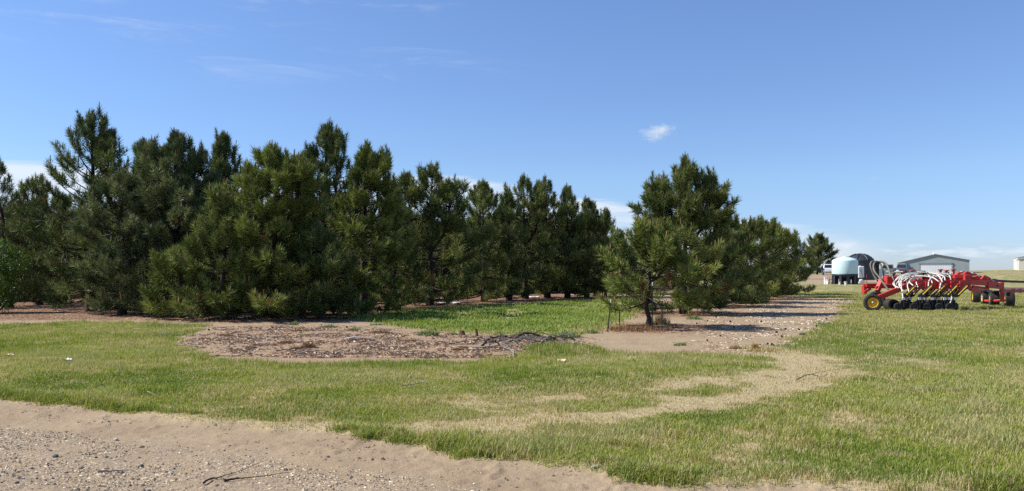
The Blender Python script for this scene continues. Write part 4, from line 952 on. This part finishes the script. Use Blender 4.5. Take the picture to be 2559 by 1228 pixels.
# vehicles seen from behind
def vehicle(name, loc, rz, paint, label, cat, L=4.9, W=1.95, H=1.86, truck=False):
    t = tag(empty(name, loc, rz), label, cat); h = W / 2
    side = [(0, .42), (-.02, .60), (.0, 1.02), (.03, 1.12), (L - 1.5, 1.14), (L - .35, 1.04), (L - .06, .92), (L, .70), (L - .03, .40)]
    arc = lambda c: [(c + .42 * math.cos(a), .36 + .42 * math.sin(a)) for a in [PI * i / 8 for i in range(9)]]
    out = side + [(p, max(z, .36)) for p, z in arc(L - .95)] + [(p, max(z, .36)) for p, z in arc(.95)]
    Mr = Matrix.Rotation(PI / 2, 4, 'Z')
    MB().prism(out, -h, h, Mr).build('body', paint, t, .06)
    y0, y1 = (.05, L - 1.5) if not truck else (1.75, L - 1.5)
    B = [Vector((-h * .95, y0, 1.10)), Vector((h * .95, y0, 1.10)), Vector((h * .95, y1, 1.12)), Vector((-h * .95, y1, 1.12))]
    T = [Vector((-h * .78, y0 + .30, H)), Vector((h * .78, y0 + .30, H)), Vector((h * .78, y1 - .75, H)), Vector((-h * .78, y1 - .75, H))]
    MB().add(B + T, [(3, 2, 1, 0), (4, 5, 6, 7), (0, 1, 5, 4), (1, 2, 6, 5), (2, 3, 7, 6), (3, 0, 4, 7)]).build('cabin', paint, t, .05)
    def pane(i, j, a0, a1, b0=.14, b1=.84, nm='window'):
        def pt(a, b_): return (B[i].lerp(B[j], a)).lerp(T[i].lerp(T[j], a), b_)
        Q = [pt(a0, b0), pt(a1, b0), pt(a1, b1), pt(a0, b1)]; n = (Q[1] - Q[0]).cross(Q[3] - Q[0]).normalized() * .012
        MB().add([v - n for v in Q] + [v + n for v in Q], [(3, 2, 1, 0), (4, 5, 6, 7), (0, 1, 5, 4), (1, 2, 6, 5), (2, 3, 7, 6), (3, 0, 4, 7)]).build(nm, M_glass, t)
    pane(0, 1, .10, .90, nm='rear_window'); pane(2, 3, .07, .93, nm='windscreen')
    for a0, a1 in ((.06, .33), (.37, .62), (.66, .92)): pane(1, 2, a0, a1, .12, .82); pane(3, 0, 1 - a1, 1 - a0, .12, .82)
    for sx in (-1, 1):
        MB().box(sx * h - .20 if sx > 0 else sx * h + .02, sx * h - .02 if sx > 0 else sx * h + .20, -.045, .03, .80, 1.14).build('tail_light', M_tail, t, .01)
        MB().box(sx * .72 - .14, sx * .72 + .14, L - .06, L + .02, .70, .88).build('headlight', M_white, t, .02)
        m = MB().box(sx * (h + .02), sx * (h + .20), y1 - .42, y1 - .30, 1.14, 1.34).build('mirror', M_blk, t, .03)
        for yy in (.95, L - .95): wheel(t, (sx * (h - .12), yy, .36), .36, .24, (sx, 0, 0), M_chrome)
    MB().box(-h * .96, h * .96, -.14, .04, .44, .62).build('bumper', M_chrome, t, .03); MB().box(-.24, .24, -.035, -.01, .72, .86).build('number_plate', M_white, t)
    if not truck:
        for sx in (-1, 1): MB().bar((sx * .62, y0 + .5, H + .05), (sx * .62, y1 - 1.0, H + .05), .05, .05).build('roof_rail', M_blk, t)
    return t
vehicle('parked_car', at(2071, 137), -.37, M_wcar, 'white off-road vehicle parked with its rear to the camera by the far pine', 'car', 4.7, 1.92, 1.84)
vehicle('parked_car', at(2218.5, 129), -.44, M_gcar, 'grey green vehicle parked behind the looping grey hoses', 'car', 4.8, 1.95, 1.88)
vehicle('pickup_truck', at(2243, 136), -.80, M_dcar, 'dark blue pickup parked between the grey green vehicle and the barn', 'truck', 5.5, 2.0, 1.90, True)

# the person by the white vehicle
pt_ = tag(empty('person', at(2055, 134.5), .5), 'person in dark jacket, jeans and white cap leaning beside the white vehicle', 'person')
J = [(0, 0, .95), (0, .02, 1.20), (.03, .04, 1.42), (.05, .06, 1.53), (.06, .08, 1.66), (.06, .08, 1.74),
     (-.10, 0, .90), (-.13, -.03, .50), (-.16, -.10, .08), (-.16, .03, .04), (.10, 0, .90), (.12, .0, .50), (.10, -.04, .08), (.10, .10, .04),
     (-.18, .03, 1.40), (-.24, .04, 1.14), (-.20, .18, .92), (-.19, .24, .86), (.23, .05, 1.40), (.32, .16, 1.18), (.40, .34, 1.12), (.43, .40, 1.12)]
E = [(0, 1), (1, 2), (2, 3), (3, 4), (4, 5), (0, 6), (6, 7), (7, 8), (8, 9), (0, 10), (10, 11), (11, 12), (12, 13), (2, 14), (14, 15), (15, 16), (16, 17), (2, 18), (18, 19), (19, 20), (20, 21)]
Rr = [.15, .16, .15, .06, .10, .085, .10, .075, .05, .05, .10, .075, .05, .05, .07, .055, .045, .035, .07, .055, .045, .035]
me = bpy.data.meshes.new('body'); me.from_pydata(J, E, []); me.update()
pb = link('body', me, pt_); sk = pb.modifiers.new('skin', 'SKIN'); sl = me.skin_vertices[0] if me.skin_vertices else None
if sl is None:
    bpy.context.view_layer.objects.active = pb; bpy.ops.mesh.customdata_skin_add(); sl = me.skin_vertices[0]
for i, r in enumerate(Rr): sl.data[i].radius = (r, r * .85)
sl.data[0].use_root = True; sd = pb.modifiers.new('sub', 'SUBSURF'); sd.levels = sd.render_levels = 2
m, nt, bs, out = newmat('clothed_body'); tc = nt.nodes.new('ShaderNodeTexCoord'); sp = nt.nodes.new('ShaderNodeSeparateXYZ'); nt.links.new(tc.outputs['Object'], sp.inputs[0])
cr = ramp(nt, math_(nt, 'DIVIDE', sp.outputs['Z'], 2.0), [(0, (.03, .025, .02)), (.05, (.07, .12, .22)), (.46, (.018, .028, .030)), (.765, (.42, .25, .18))]); nt.nodes[-1].color_ramp.interpolation = 'CONSTANT'
nt.links.new(cr, bs.inputs['Base Color']); bs.inputs['Roughness'].default_value = .8; me.materials.append(m)
MB().lathe([(.115, 1.69), (.118, 1.73), (.10, 1.79), (.05, 1.82), (0, 1.825)], 16, Matrix.Translation((.06, .08, 0))).box(-.02, .14, .16, .28, 1.69, 1.71).build('cap', M_white, pt_)

# ------------------------------------------------------------------ buildings
def slab(b, p, q_, r, s, th):      # a sheet p q r s with thickness th below
    P = [Vector(v) for v in (p, q_, r, s)]; n = (P[1] - P[0]).cross(P[3] - P[0]).normalized() * th
    b.add(P + [v - n for v in P], [(0, 1, 2, 3), (7, 6, 5, 4), (1, 0, 4, 5), (2, 1, 5, 6), (3, 2, 6, 7), (0, 3, 7, 4)]); return b
X, Y = px(2335, 226), 226
t = tag(empty('barn', (X, Y, gz(X, Y) - .1), -.487), 'wide grey steel barn with a white door and shallow gable roof beyond the seeder', 'barn')
xl, xr, el_, er, xa, za, D = -9.2, 8.6, 3.05, 3.75, .25, 5.35, 24
MB().prism([(xl, 0), (xr, 0), (xr, er), (xa, za), (xl, el_)], 0, D).build('wall', M_barn, t)
slab(slab(MB(), (xl - .3, -.35, el_ + .0), (xa, -.35, za + .16), (xa, D + .3, za + .16), (xl - .3, D + .3, el_ + .0), .12), (xa, -.35, za + .16), (xr + .3, -.35, er + .02), (xr + .3, D + .3, er + .02), (xa, D + .3, za + .16), .12).build('roof', M_barnr, t)
d = MB().box(-3.5, 4.3, -.10, -.01, .05, 2.72).build('door', M_doorw, t)
M_trim = worn('grey_trim', (.22, .25, .27), (.26, .29, .30), .6, 1)
MB().box(-4.0, 4.6, -.30, -.02, 2.76, 3.05).box(-3.95, -3.56, -.16, -.02, .05, 2.74).box(4.36, 4.6, -.16, -.02, .05, 2.74).build('door_frame', M_trim, d)
MB().box(-9.15, -7.4, -.06, -.01, 2.1, 2.95).build('lit_corner_patch', M_white, t)  # sunlit wall corner put in as a white patch
MB().lathe([(.16, za), (.16, za + .6), (0, za + .62)], 10, Matrix.Translation((-.2, 3, 0))).build('vent', M_white, t)
def shed(name, loc, rz, W, D, hw, hr, wm, rm, label):
    t = tag(empty(name, loc, rz), label, 'shed')
    MB().prism([(0, 0), (W, 0), (W, hw), (W / 2, hr), (0, hw)], 0, D).build('wall', wm, t)
    slab(slab(MB(), (-.3, -.3, hw - .02), (W / 2, -.3, hr + .14), (W / 2, D + .3, hr + .14), (-.3, D + .3, hw - .02), .12), (W / 2, -.3, hr + .14), (W + .3, -.3, hw - .02), (W + .3, D + .3, hw - .02), (W / 2, D + .3, hr + .14), .12).build('roof', rm, t)
    return t
X, Y = px(2543, 300), 300
t = shed('shed', (X, Y, gz(X, Y) - .3), -.50, 14, 20, 5.0, 6.4, M_shedw, M_doorw, 'white steel shed with the shade of a tall doorway painted on it, on the far rise')
MB().box(1.9, 6.4, -.05, -.01, .1, 4.5).build('doorway', worn('painted_door_shade', (.20, .17, .17), (.26, .22, .22), .9, 1), t)  # flat panel on the wall; the recess shade is its dark colour
X, Y = px(2546.5, 272), 272
t = shed('shed', (X, Y, gz(X, Y) - .3), -.50, 12, 12, 4.2, 5.2, M_shedt, M_doorw, 'tan steel shed with white eaves in front of the tall white shed')
MB().box(3.6, 8.4, -.06, -.01, .1, 3.4).build('door', M_shedt, t)
X, Y = px(1995, 118), 118
t = tag(empty('white_silo', (X, Y, gz(X, Y))), 'white pipe-like silo top peeking above the end of the pine row', 'silo'); zt = CAMH + (V0 - 598) / F * Y - gz(X, Y)
MB().lathe([(.42, 0), (.42, zt - .5), (.34, zt - .2), (.16, zt), (0, zt + .02)], 20).build('silo_body', M_white, t); MB().tube([(.3, 0, zt - .6), (.8, 0, zt - .9), (.85, 0, .2)], .06, 8).build('fill_pipe', M_white, t)

# ------------------------------------------------------------------ steel posts, brush pile, stumps, sticks, stones
M_post = worn('green_post_paint', (.02, .035, .026), (.045, .06, .048), .7, 12)
def tpost(ub, vb, ut, vt, label, tip):
    x, y = gp(ub, vb); z = gz(x, y); o = tag(empty('steel_post', (x, y, z)), label, 'post', 'steel posts round the young pine')
    T = Vector((px(ut, y) - x, .02, CAMH + (V0 - vt) / F * y - z)); b = MB().bar((0, 0, -.1), T, .012, .042); b.bar((0, .014, -.1), T + Vector((0, .014, 0)), .032, .008)
    for i in range(int(T.length / .09)): p = T * ((i + .5) * .09 / T.length); b.box(p.x - .012, p.x + .012, p.y - .02, p.y - .006, p.z - .008, p.z + .008)
    b.build('shaft', M_post, o)
    if tip: d = T.normalized(); MB().bar(T, T + d * .10, .02, .05).build('white_tip', M_white, o)
    return o
tpost(1518, 829, 1526, 757, 'leaning steel post farthest from the young pine trunk, over the weed tuft', True); tpost(1549, 815, 1548, 776, 'short steel post behind the leaning one', False)
tpost(1630, 826, 1631, 714, 'tall steel post with pale tip just beside the young pine trunk', True); tpost(1655, 821, 1655, 752, 'dark upright steel post nearest the receding pine row', False)

def branch(name, pts, r, mat, label, group=None, side=0, seed=0, cat='branch'):
    """pts: (u, v of the ground spot, height above it)"""
    rs = random.Random(seed); W = []
    for u, v, h in pts:
        x, y = gp(u, v); mk = masks(np.array([x]), np.array([y])); W.append(Vector((x, y, float(relief(np.array([x]), np.array([y]), mk)[0]) + h)))
    o0 = W[0].copy(); sp = spline([w - o0 for w in W], 10); n = len(sp)
    b = MB().tube([p + Vector((rs.gauss(0, r * .5), rs.gauss(0, r * .5), rs.gauss(0, r * .3))) for p in sp], [r * (1.1 - .75 * i / (n - 1)) for i in range(n)], 6)
    for k in range(side):
        i = rs.randint(2, n - 2); d = (sp[i] - sp[i - 1]).normalized(); l = .18 + .4 * rs.random()
        e = sp[i] + (d + Vector((rs.gauss(0, .7), rs.gauss(0, .7), rs.gauss(.25, .5)))) * l; e.z = min(max(e.z, .02), sp[i].z + .07)
        b.tube([sp[i], sp[i].lerp(e, .5) + Vector((0, 0, rs.gauss(0, .03))), e], [r * .45, r * .35, r * .15], 5)
    o = b.build(name, mat); o.location = o0
    return tag(o, label, cat, group)
GP = 'dead branches in the brush pile'
branch('dead_branch', [(1203, 868, .03), (1230, 860, .16), (1262, 858, .17), (1292, 858, .12)], .030, M_deadk, 'thick dark limb arching at the near end of the brush pile', GP, 3, 1)
branch('dead_branch', [(1282, 862, .14), (1310, 858, .26), (1345, 858, .20), (1380, 859, .14), (1402, 862, .08)], .034, M_deadk, 'thickest dark limb lying along the top of the brush pile', GP, 4, 2)
branch('dead_branch', [(1180, 869, .02), (1230, 870, .06), (1270, 866, .12), (1300, 862, .18), (1306, 860, .22)], .018, M_dead, 'bleached forked branch sprawling out of the brush pile toward the litter', GP, 7, 3)
branch('dead_branch', [(1284, 893, .03), (1280, 884, .08), (1268, 876, .06), (1250, 872, .10)], .016, M_dead, 'pale forked branch poking down toward the lawn from the brush pile', GP, 5, 4)
branch('dead_branch', [(1320, 850, .2), (1305, 852, .20), (1292, 852, .22)], .012, M_deadk, 'thin dark twig rising above the middle of the brush pile', GP, 2, 5)
branch('dead_branch', [(1262, 850, .1), (1256, 852, .10), (1248, 852, .13)], .012, M_deadk, 'short dark twig rising above the near end of the brush pile', GP, 1, 6)
branch('dead_branch', [(1368, 858, .1), (1374, 859, .14), (1378, 860, .18)], .022, M_deadk, 'stubby upright snag beyond the middle of the brush pile', GP, 1, 7)
branch('dead_branch', [(1385, 860, .1), (1398, 858, .20), (1415, 857, .22), (1428, 860, .08)], .014, M_dead, 'pale hooked branch at the far end of the brush pile', GP, 3, 8)
rs = random.Random(5)
for i in range(26):
    u = 1215 + 225 * rs.random(); v = 858 + 14 * rs.random(); du = rs.uniform(-70, 70)
    branch('dead_branch', [(u, v, .03 + .1 * rs.random()), (u + du * .5, v + rs.uniform(-5, 3), .10 + .13 * rs.random()), (u + du, v + rs.uniform(-6, 4), .03 + .10 * rs.random())], rs.uniform(.007, .02), M_dead if rs.random() < .6 else M_deadk, 'dead branch tangled in the middle of the brush pile', GP, 4, 20 + i)
M_stump = worn('stump_wood', (.07, .045, .03), (.20, .13, .09), .9, 8, bump=.02, spec=.1)
def stump(u, v, r, h, lean, label):
    x, y = gp(u, v); o = tag(empty('tree_stump', (x, y, gz(x, y) - .02)), label, 'stump', 'broken stumps by the clover patch'); n = 11; rs = random.Random(u); vs = []; fs = []
    for k, f in enumerate((0, .12, .45, 1)):
        for i in range(n):
            a = 2 * PI * i / n; rr = r * (1.5, 1.1, .95, .8)[k] * (1 + .16 * math.sin(3 * a + u) + .1 * rs.random()); zz = h * f * (1 if k < 3 else .65 + .5 * rs.random()); vs.append((rr * math.cos(a) + lean * zz, rr * math.sin(a), zz))
    for k in range(3):
        for i in range(n): fs.append((k * n + i, k * n + (i + 1) % n, (k + 1) * n + (i + 1) % n, (k + 1) * n + i))
    fs.append(tuple(3 * n + i for i in range(n))); MB().add(vs, fs).build('stump_body', M_stump, o)
    b = MB()
    for i in range(7): a = rs.random() * 6.28; b.tube([(r * math.cos(a), r * math.sin(a), .02), (r * 2.4 * math.cos(a), r * 2.4 * math.sin(a), .0)], [.02, .006], 5)
    b.build('roots', M_stump, o)
stump(1093, 832, .028, .16, -.35, 'thin dark leaning stump beside the tall weed'); stump(1155, 836, .075, .16, 0, 'squat dark stump between the thin stump and the splintered one'); stump(1193, 842, .035, .26, -.12, 'splintered stump with pale chips before the brush pile')
for pts, r, mat, lab, sd in [([(862, 849, .03), (885, 848, .05), (915, 847, .03), (935, 846, .02)], .016, M_white, 'bleached white stick lying on the needle heap', 1), ([(745, 886, .02), (770, 883, .04), (805, 884, .02)], .016, M_dead, 'pale stick with a dark twig in front of the rusty clumps', 3),
      ([(690, 878, .02), (720, 879, .05), (752, 882, .02)], .012, M_deadk, 'dark twig lying behind the pale stick', 2), ([(1168, 854, .02), (1150, 858, .04), (1120, 862, .02)], .012, M_deadk, 'dark twig lying between stump and litter', 2), ([(640, 838, .02), (648, 832, .10), (652, 828, .12)], .008, M_dead, 'spindly grey twig standing in the brown litter', 4),
      ([(980, 834, .02), (1000, 842, .10), (1012, 845, .02)], .007, M_deadk, 'thin wire-like twig bent over the soil before the clover', 0),
      ([(243, 1168, .012), (275, 1166, .014), (314, 1164, .012)], .010, M_dead, 'straight brown stick lying on the gravel, longest on the road', 0), ([(505, 1196, .012), (530, 1188, .016), (555, 1182, .012)], .009, M_deadk, 'dark stick on the gravel beside the forked one', 1), ([(560, 1190, .012), (590, 1187, .016), (614, 1184, .012)], .010, M_deadk, 'dark rough stick on the gravel nearest the turf', 1),
      ([(1478, 1166, .012), (1492, 1164, .014), (1502, 1162, .012)], .008, M_white, 'short white stick at the turf edge of the road', 0), ([(1990, 952, .02), (2020, 945, .06), (2045, 943, .03)], .008, M_deadk, 'dark twig lying on the worn track bend', 2), ([(368, 990, .05), (378, 994, .06), (388, 996, .04)], .007, M_dead, 'pale bent twig on the lawn above the road', 0),
      ([(1000, 975, .05), (1060, 968, .07), (1012, 962, .05)], .006, M_dead, 'thin pale straw loop on the lawn middle', 0)]:
    branch('stick', pts, r, mat, lab, None, sd, int(pts[0][0]), 'stick')
M_cone = worn('pine_cone', (.035, .022, .016), (.09, .055, .038), .9, 40, spec=.1)
b = MB()
for k in range(7):
    z = .008 + k * .011; rr = .034 * math.sin(PI * (.22 + .72 * (k + .5) / 7.5))
    for i in range(8): a = 2 * PI * (i + .5 * (k % 2)) / 8; c, s = math.cos(a), math.sin(a); b.add([(c * .008, s * .008, z), (c * rr - s * .011, s * rr + c * .011, z + .008), (c * rr * 1.12, s * rr * 1.12, z + .016), (c * rr + s * .011, s * rr - c * .011, z + .008)], [(0, 1, 2, 3)])
b.lathe([(.0, 0), (.02, .012), (.022, .05), (0, .085)], 10)
c0 = b.build('pine_cone', M_cone); rs = random.Random(9); first = True
for i, (u, v) in enumerate([(1640, 812), (1690, 815), (1740, 812), (1770, 806), (1790, 796), (1832, 822), (1828, 808), (1872, 817), (1937, 834), (1952, 844), (1920, 862), (1932, 864), (2038, 818), (2066, 800), (1866, 792), (1905, 808), (1770, 853), (1800, 842), (1960, 826), (2000, 828), (1735, 786), (1840, 788), (684, 820), (648, 822), (865, 819), (525, 826), (470, 830)]):
    o = c0 if i == 0 else c0.copy()
    if i: C.objects.link(o)
    x, y = gp(u, v); o.location = (x, y, gz(x, y) + .03); o.rotation_euler = (1.4 + .3 * rs.random(), rs.random(), rs.random() * 6); k = .55 + .35 * rs.random(); o.scale = (k, k, k)
    tag(o, 'dark pine cone lying on bare soil near the pines', 'pine cone', 'pine cones on the soil')
def rock(name, u, v, r, label, tone, flat=.6, seed=1):
    x, y = gp(u, v); rs = np.random.RandomState(seed); import bmesh
    bm = bmesh.new(); bmesh.ops.create_icosphere(bm, subdivisions=2, radius=r)
    for q_ in bm.verts:
        f = .8 + .35 * fbm(np.array([q_.co.x / r * 1.3 + seed * 9]), np.array([q_.co.y / r * 1.3 + q_.co.z / r]), 2)[0]; q_.co *= f; q_.co.z *= flat
    me = bpy.data.meshes.new(name); bm.to_mesh(me); bm.free(); me.materials.append(tone); o = link(name, me); o.location = (x, y, float(relief(np.array([x]), np.array([y]), masks(np.array([x]), np.array([y])))[0]) + r * flat * .5); return tag(o, label, 'stone', 'larger stones on the gravel')
M_dst = worn('dark_stone', (.05, .05, .055), (.12, .115, .115), .8, 30); M_lst = worn('light_stone', (.42, .38, .34), (.55, .51, .46), .85, 30)
for i, (u, v, r, l, m_) in enumerate([(126, 1116, .034, 'dark blue grey stone, roundest on the near gravel', M_dst), (138, 1130, .034, 'grey stone just below the roundest dark one', M_dst), (204, 1156, .034, 'flat dark stone before the straight stick', M_dst), (42, 1196, .030, 'dark stone low on the gravel near the photo corner', M_dst), (207, 1224, .034, 'dark stone at the bottom edge of the gravel', M_dst),
      (352, 1150, .030, 'small dark stone past the end of the straight stick', M_dst), (290, 1090, .032, 'pale flat stone where the gravel meets the dirt', M_lst), (425, 1168, .026, 'pale stone on the gravel between the two stick groups', M_lst), (1252, 1224, .034, 'pale stone at the bottom edge near the bare dirt', M_lst), (104, 972, .03, 'small black stone in the turf above the road', M_dst), (820, 1128, .025, 'small dark stone on the dirt strip', M_dst)]): rock('stone', u, v, r * (.5 + .12 * (i * 7 % 4)), l, m_, .5 + .05 * (i % 4), i + 2)
M_sheet = worn('white_sheeting', (.52, .54, .56), (.66, .67, .68), .6, 3)
def scrap(u, v, w, d, label, cat, mat, hh=.05):
    x, y = gp(u, v); n = 9; rs = np.random.RandomState(int(u)); vs = []; fs = []
    for j in range(n):
        for i in range(n): vs.append(((i / (n - 1) - .5) * w * (1 + .2 * rs.rand()), (j / (n - 1) - .5) * d * (1 + .2 * rs.rand()), .015 + hh * rs.rand()))
    for j in range(n - 1):
        for i in range(n - 1): a = j * n + i; fs.append((a, a + 1, a + n + 1, a + n))
    o = MB().add(vs, fs, True).build('plastic_scrap' if cat == 'scrap' else 'paper_scrap', mat); o.location = (x, y, gz(x, y)); md = o.modifiers.new('thick', 'SOLIDIFY'); md.thickness = .012; return tag(o, label, cat)
scrap(1122, 758, 1.1, .7, 'pale crumpled sheet on the soil at the clover edge of the grove', 'scrap', M_sheet); scrap(1336, 744.5, .55, .5, 'white scrap on the soil by the thick bare trunk', 'scrap', M_white); scrap(715, 788, .42, .4, 'white scrap in the shade under the largest pine', 'scrap', M_white)
scrap(1435, 739, .6, .5, 'pale scrap on the soil near the grove end', 'scrap', M_sheet); scrap(172, 905, .09, .08, 'torn white scrap lying on the lawn', 'scrap', M_white, .05); scrap(425, 1026, .022, .02, 'tiny white scrap at the turf edge', 'scrap', M_white, .02); scrap(26, 892, .10, .08, 'tan paper scrap on the lawn near the photo edge', 'paper', worn('tan_paper', (.5, .4, .28), (.55, .45, .33), .8, 5), .05)
scrap(1405, 903, .14, .1, 'tan splinter of wood on the lawn below the weed mound', 'scrap', worn('fresh_wood', (.5, .38, .22), (.56, .44, .28), .8, 9), .06)
# ------------------------------------------------------------------ sky, clouds, sun, camera
SUN_EL = 46.0
tosun = Vector((-.99, .07, 0)).normalized() * math.cos(R_(SUN_EL)) + Vector((0, 0, math.sin(R_(SUN_EL))))
w = bpy.data.worlds.new('World'); S.world = w; w.use_nodes = True; nt = w.node_tree
for n in list(nt.nodes): nt.nodes.remove(n)
out = nt.nodes.new('ShaderNodeOutputWorld'); bg = nt.nodes.new('ShaderNodeBackground'); nt.links.new(bg.outputs[0], out.inputs[0])
sky = nt.nodes.new('ShaderNodeTexSky'); sky.sky_type = 'NISHITA'; sky.sun_disc = False
sky.sun_elevation = R_(SUN_EL); sky.sun_rotation = math.atan2(tosun.x, tosun.y); sky.altitude = 900; sky.air_density = 1.0; sky.dust_density = .1; sky.ozone_density = 1.4
geo = nt.nodes.new('ShaderNodeTexCoord'); sep = nt.nodes.new('ShaderNodeSeparateXYZ'); nt.links.new(geo.outputs['Generated'], sep.inputs[0])
X, Y, Z = sep.outputs
az = math_(nt, 'ARCTAN2', X, Y); hor = math_(nt, 'SQRT', math_(nt, 'ADD', math_(nt, 'MULTIPLY', X, X), math_(nt, 'MULTIPLY', Y, Y))); el = math_(nt, 'DIVIDE', Z, hor)
cx = nt.nodes.new('ShaderNodeCombineXYZ'); nt.links.new(math_(nt, 'MULTIPLY', az, 2.2), cx.inputs[0]); nt.links.new(math_(nt, 'MULTIPLY', el, 26.0), cx.inputs[1])
def ss(x, a, b):
    n = nt.nodes.new('ShaderNodeMapRange'); n.interpolation_type = 'SMOOTHSTEP'; nt.links.new(x, n.inputs[0]); n.inputs[1].default_value = a; n.inputs[2].default_value = b; return n.outputs[0]
def mul(*a):
    r = a[0]
    for b_ in a[1:]: r = math_(nt, 'MULTIPLY', r, b_)
    return r
wob = math_(nt, 'SUBTRACT', noise(nt, cx.outputs[0], 2.2, 4, .6), .5)
topl = math_(nt, 'MINIMUM', math_(nt, 'ADD', math_(nt, 'MULTIPLY', az, -.157), .107), .116)                        # upper edge of the stratus bank falls toward the right
dd = math_(nt, 'ADD', math_(nt, 'SUBTRACT', topl, el), math_(nt, 'MULTIPLY', wob, .035))
streak = ss(noise(nt, cx.outputs[0], 1.3, 5, .6), .36, .60)
bank = mul(ss(dd, -.003, .009), math_(nt, 'SUBTRACT', 1.0, math_(nt, 'MULTIPLY', ss(dd, .025, .055), .65)), math_(nt, 'SUBTRACT', 1.0, ss(az, .36, .46)), math_(nt, 'ADD', .28, math_(nt, 'MULTIPLY', streak, .55)))
c2 = nt.nodes.new('ShaderNodeCombineXYZ'); nt.links.new(math_(nt, 'MULTIPLY', az, 9.0), c2.inputs[0]); nt.links.new(math_(nt, 'MULTIPLY', el, 36.0), c2.inputs[1])
low = mul(ss(noise(nt, c2.outputs[0], 2.0, 6, .6), .50, .66), ss(el, .000, .010), math_(nt, 'SUBTRACT', 1.0, ss(el, .024, .042)), ss(az, .30, .42), .6)
c3 = nt.nodes.new('ShaderNodeCombineXYZ'); nt.links.new(math_(nt, 'ADD', math_(nt, 'MULTIPLY', az, 5.0), math_(nt, 'MULTIPLY', el, 8.0)), c3.inputs[0]); nt.links.new(math_(nt, 'MULTIPLY', el, 34.0), c3.inputs[1])
cir = mul(ss(noise(nt, c3.outputs[0], 1.0, 6, .65, .6), .50, .80), ss(el, .20, .27), math_(nt, 'SUBTRACT', 1.0, ss(az, -.16, .08)), .34)
cl = math_(nt, 'ADD', math_(nt, 'ADD', bank, low), cir, True)
hs = nt.nodes.new('ShaderNodeHueSaturation'); hs.inputs['Hue'].default_value = .503; hs.inputs['Saturation'].default_value = 1.0; air = ramp(nt, el, [(0, (.36, .44, .68)), (.04, (.44, .545, .78)), (.115, (.56, .665, .82)), (.33, (.65, .77, .93)), (1, (.65, .77, .95))]); nt.links.new(mixc(nt, 1.0, sky.outputs[0], air, 'MULTIPLY'), hs.inputs['Color'])
col = mixc(nt, cl, hs.outputs[0], (4.7, 5.05, 5.5))
nt.links.new(col, bg.inputs[0]); bg.inputs[1].default_value = .121
SKYTUNE = (sky, hs, bg)

def cloud(name, u, v, Yd, sx, sy, sz, dens, label, thr, ns):
    me = bpy.data.meshes.new(name); import bmesh
    bm = bmesh.new(); bmesh.ops.create_icosphere(bm, subdivisions=4, radius=1); bm.to_mesh(me); bm.free()
    o = link(name, me); o.location = (px(u, Yd), Yd, CAMH + (V0 - v) / F * Yd); o.scale = (sx, sy, sz); o.rotation_euler = (0, .0, 0)
    m = bpy.data.materials.new(name); m.use_nodes = True; n_ = m.node_tree
    for k in list(n_.nodes): n_.nodes.remove(k)
    ou = n_.nodes.new('ShaderNodeOutputMaterial'); vol = n_.nodes.new('ShaderNodeVolumePrincipled'); n_.links.new(vol.outputs[0], ou.inputs['Volume'])
    tc = n_.nodes.new('ShaderNodeTexCoord'); ln = n_.nodes.new('ShaderNodeVectorMath'); ln.operation = 'LENGTH'; n_.links.new(tc.outputs['Object'], ln.inputs[0])
    nz = noise(n_, tc.outputs['Object'], ns, 6, .62, .3)
    d = math_(n_, 'SUBTRACT', math_(n_, 'MULTIPLY', math_(n_, 'SUBTRACT', nz, .28), 2.2), math_(n_, 'MULTIPLY', ln.outputs['Value'], thr)); d = math_(n_, 'MULTIPLY', d, dens, False); d = math_(n_, 'MAXIMUM', d, 0.0)
    n_.links.new(d, vol.inputs['Density']); vol.inputs['Color'].default_value = (1, 1, 1, 1); vol.inputs['Anisotropy'].default_value = .3
    me.materials.append(m); return tag(o, label, 'cloud')
cloud('cloud', 1646, 328, 900, 36, 26, 18, .11, 'small white puffy cloud alone in the blue sky above the big conical pine', 1.0, 1.7)
cloud('cloud', 2186, 445, 1300, 26, 14, 6, .03, 'faint flat mauve cloud above the barn and the seeder', .9, 1.6)

sun = bpy.data.lights.new('sun', 'SUN'); sun.energy = 5.0; sun.angle = R_(.53); sun.color = (1.0, .95, .86)
so = bpy.data.objects.new('sun', sun); C.objects.link(so); so.rotation_euler = (-tosun).to_track_quat('-Z', 'Y').to_euler()
cam = bpy.data.cameras.new('camera'); co_ = bpy.data.objects.new('camera', cam); C.objects.link(co_)
co_.location = (0, 0, CAMH); co_.rotation_euler = (PI / 2, 0, 0)
cam.sensor_width = 36; cam.lens = 36 * F / 2559.0; cam.shift_y = (V0 - 614) / 2559.0; cam.clip_end = 6000; cam.clip_start = .1
S.camera = co_
S.view_settings.view_transform = 'Standard'; S.view_settings.look = 'None'; S.view_settings.exposure = .58; S.view_settings.gamma = 1
S.cycles.use_denoising = False; S.cycles.max_bounces = 8; S.cycles.transparent_max_bounces = 8; S.cycles.volume_bounces = 3; S.cycles.volume_step_rate = 1.0
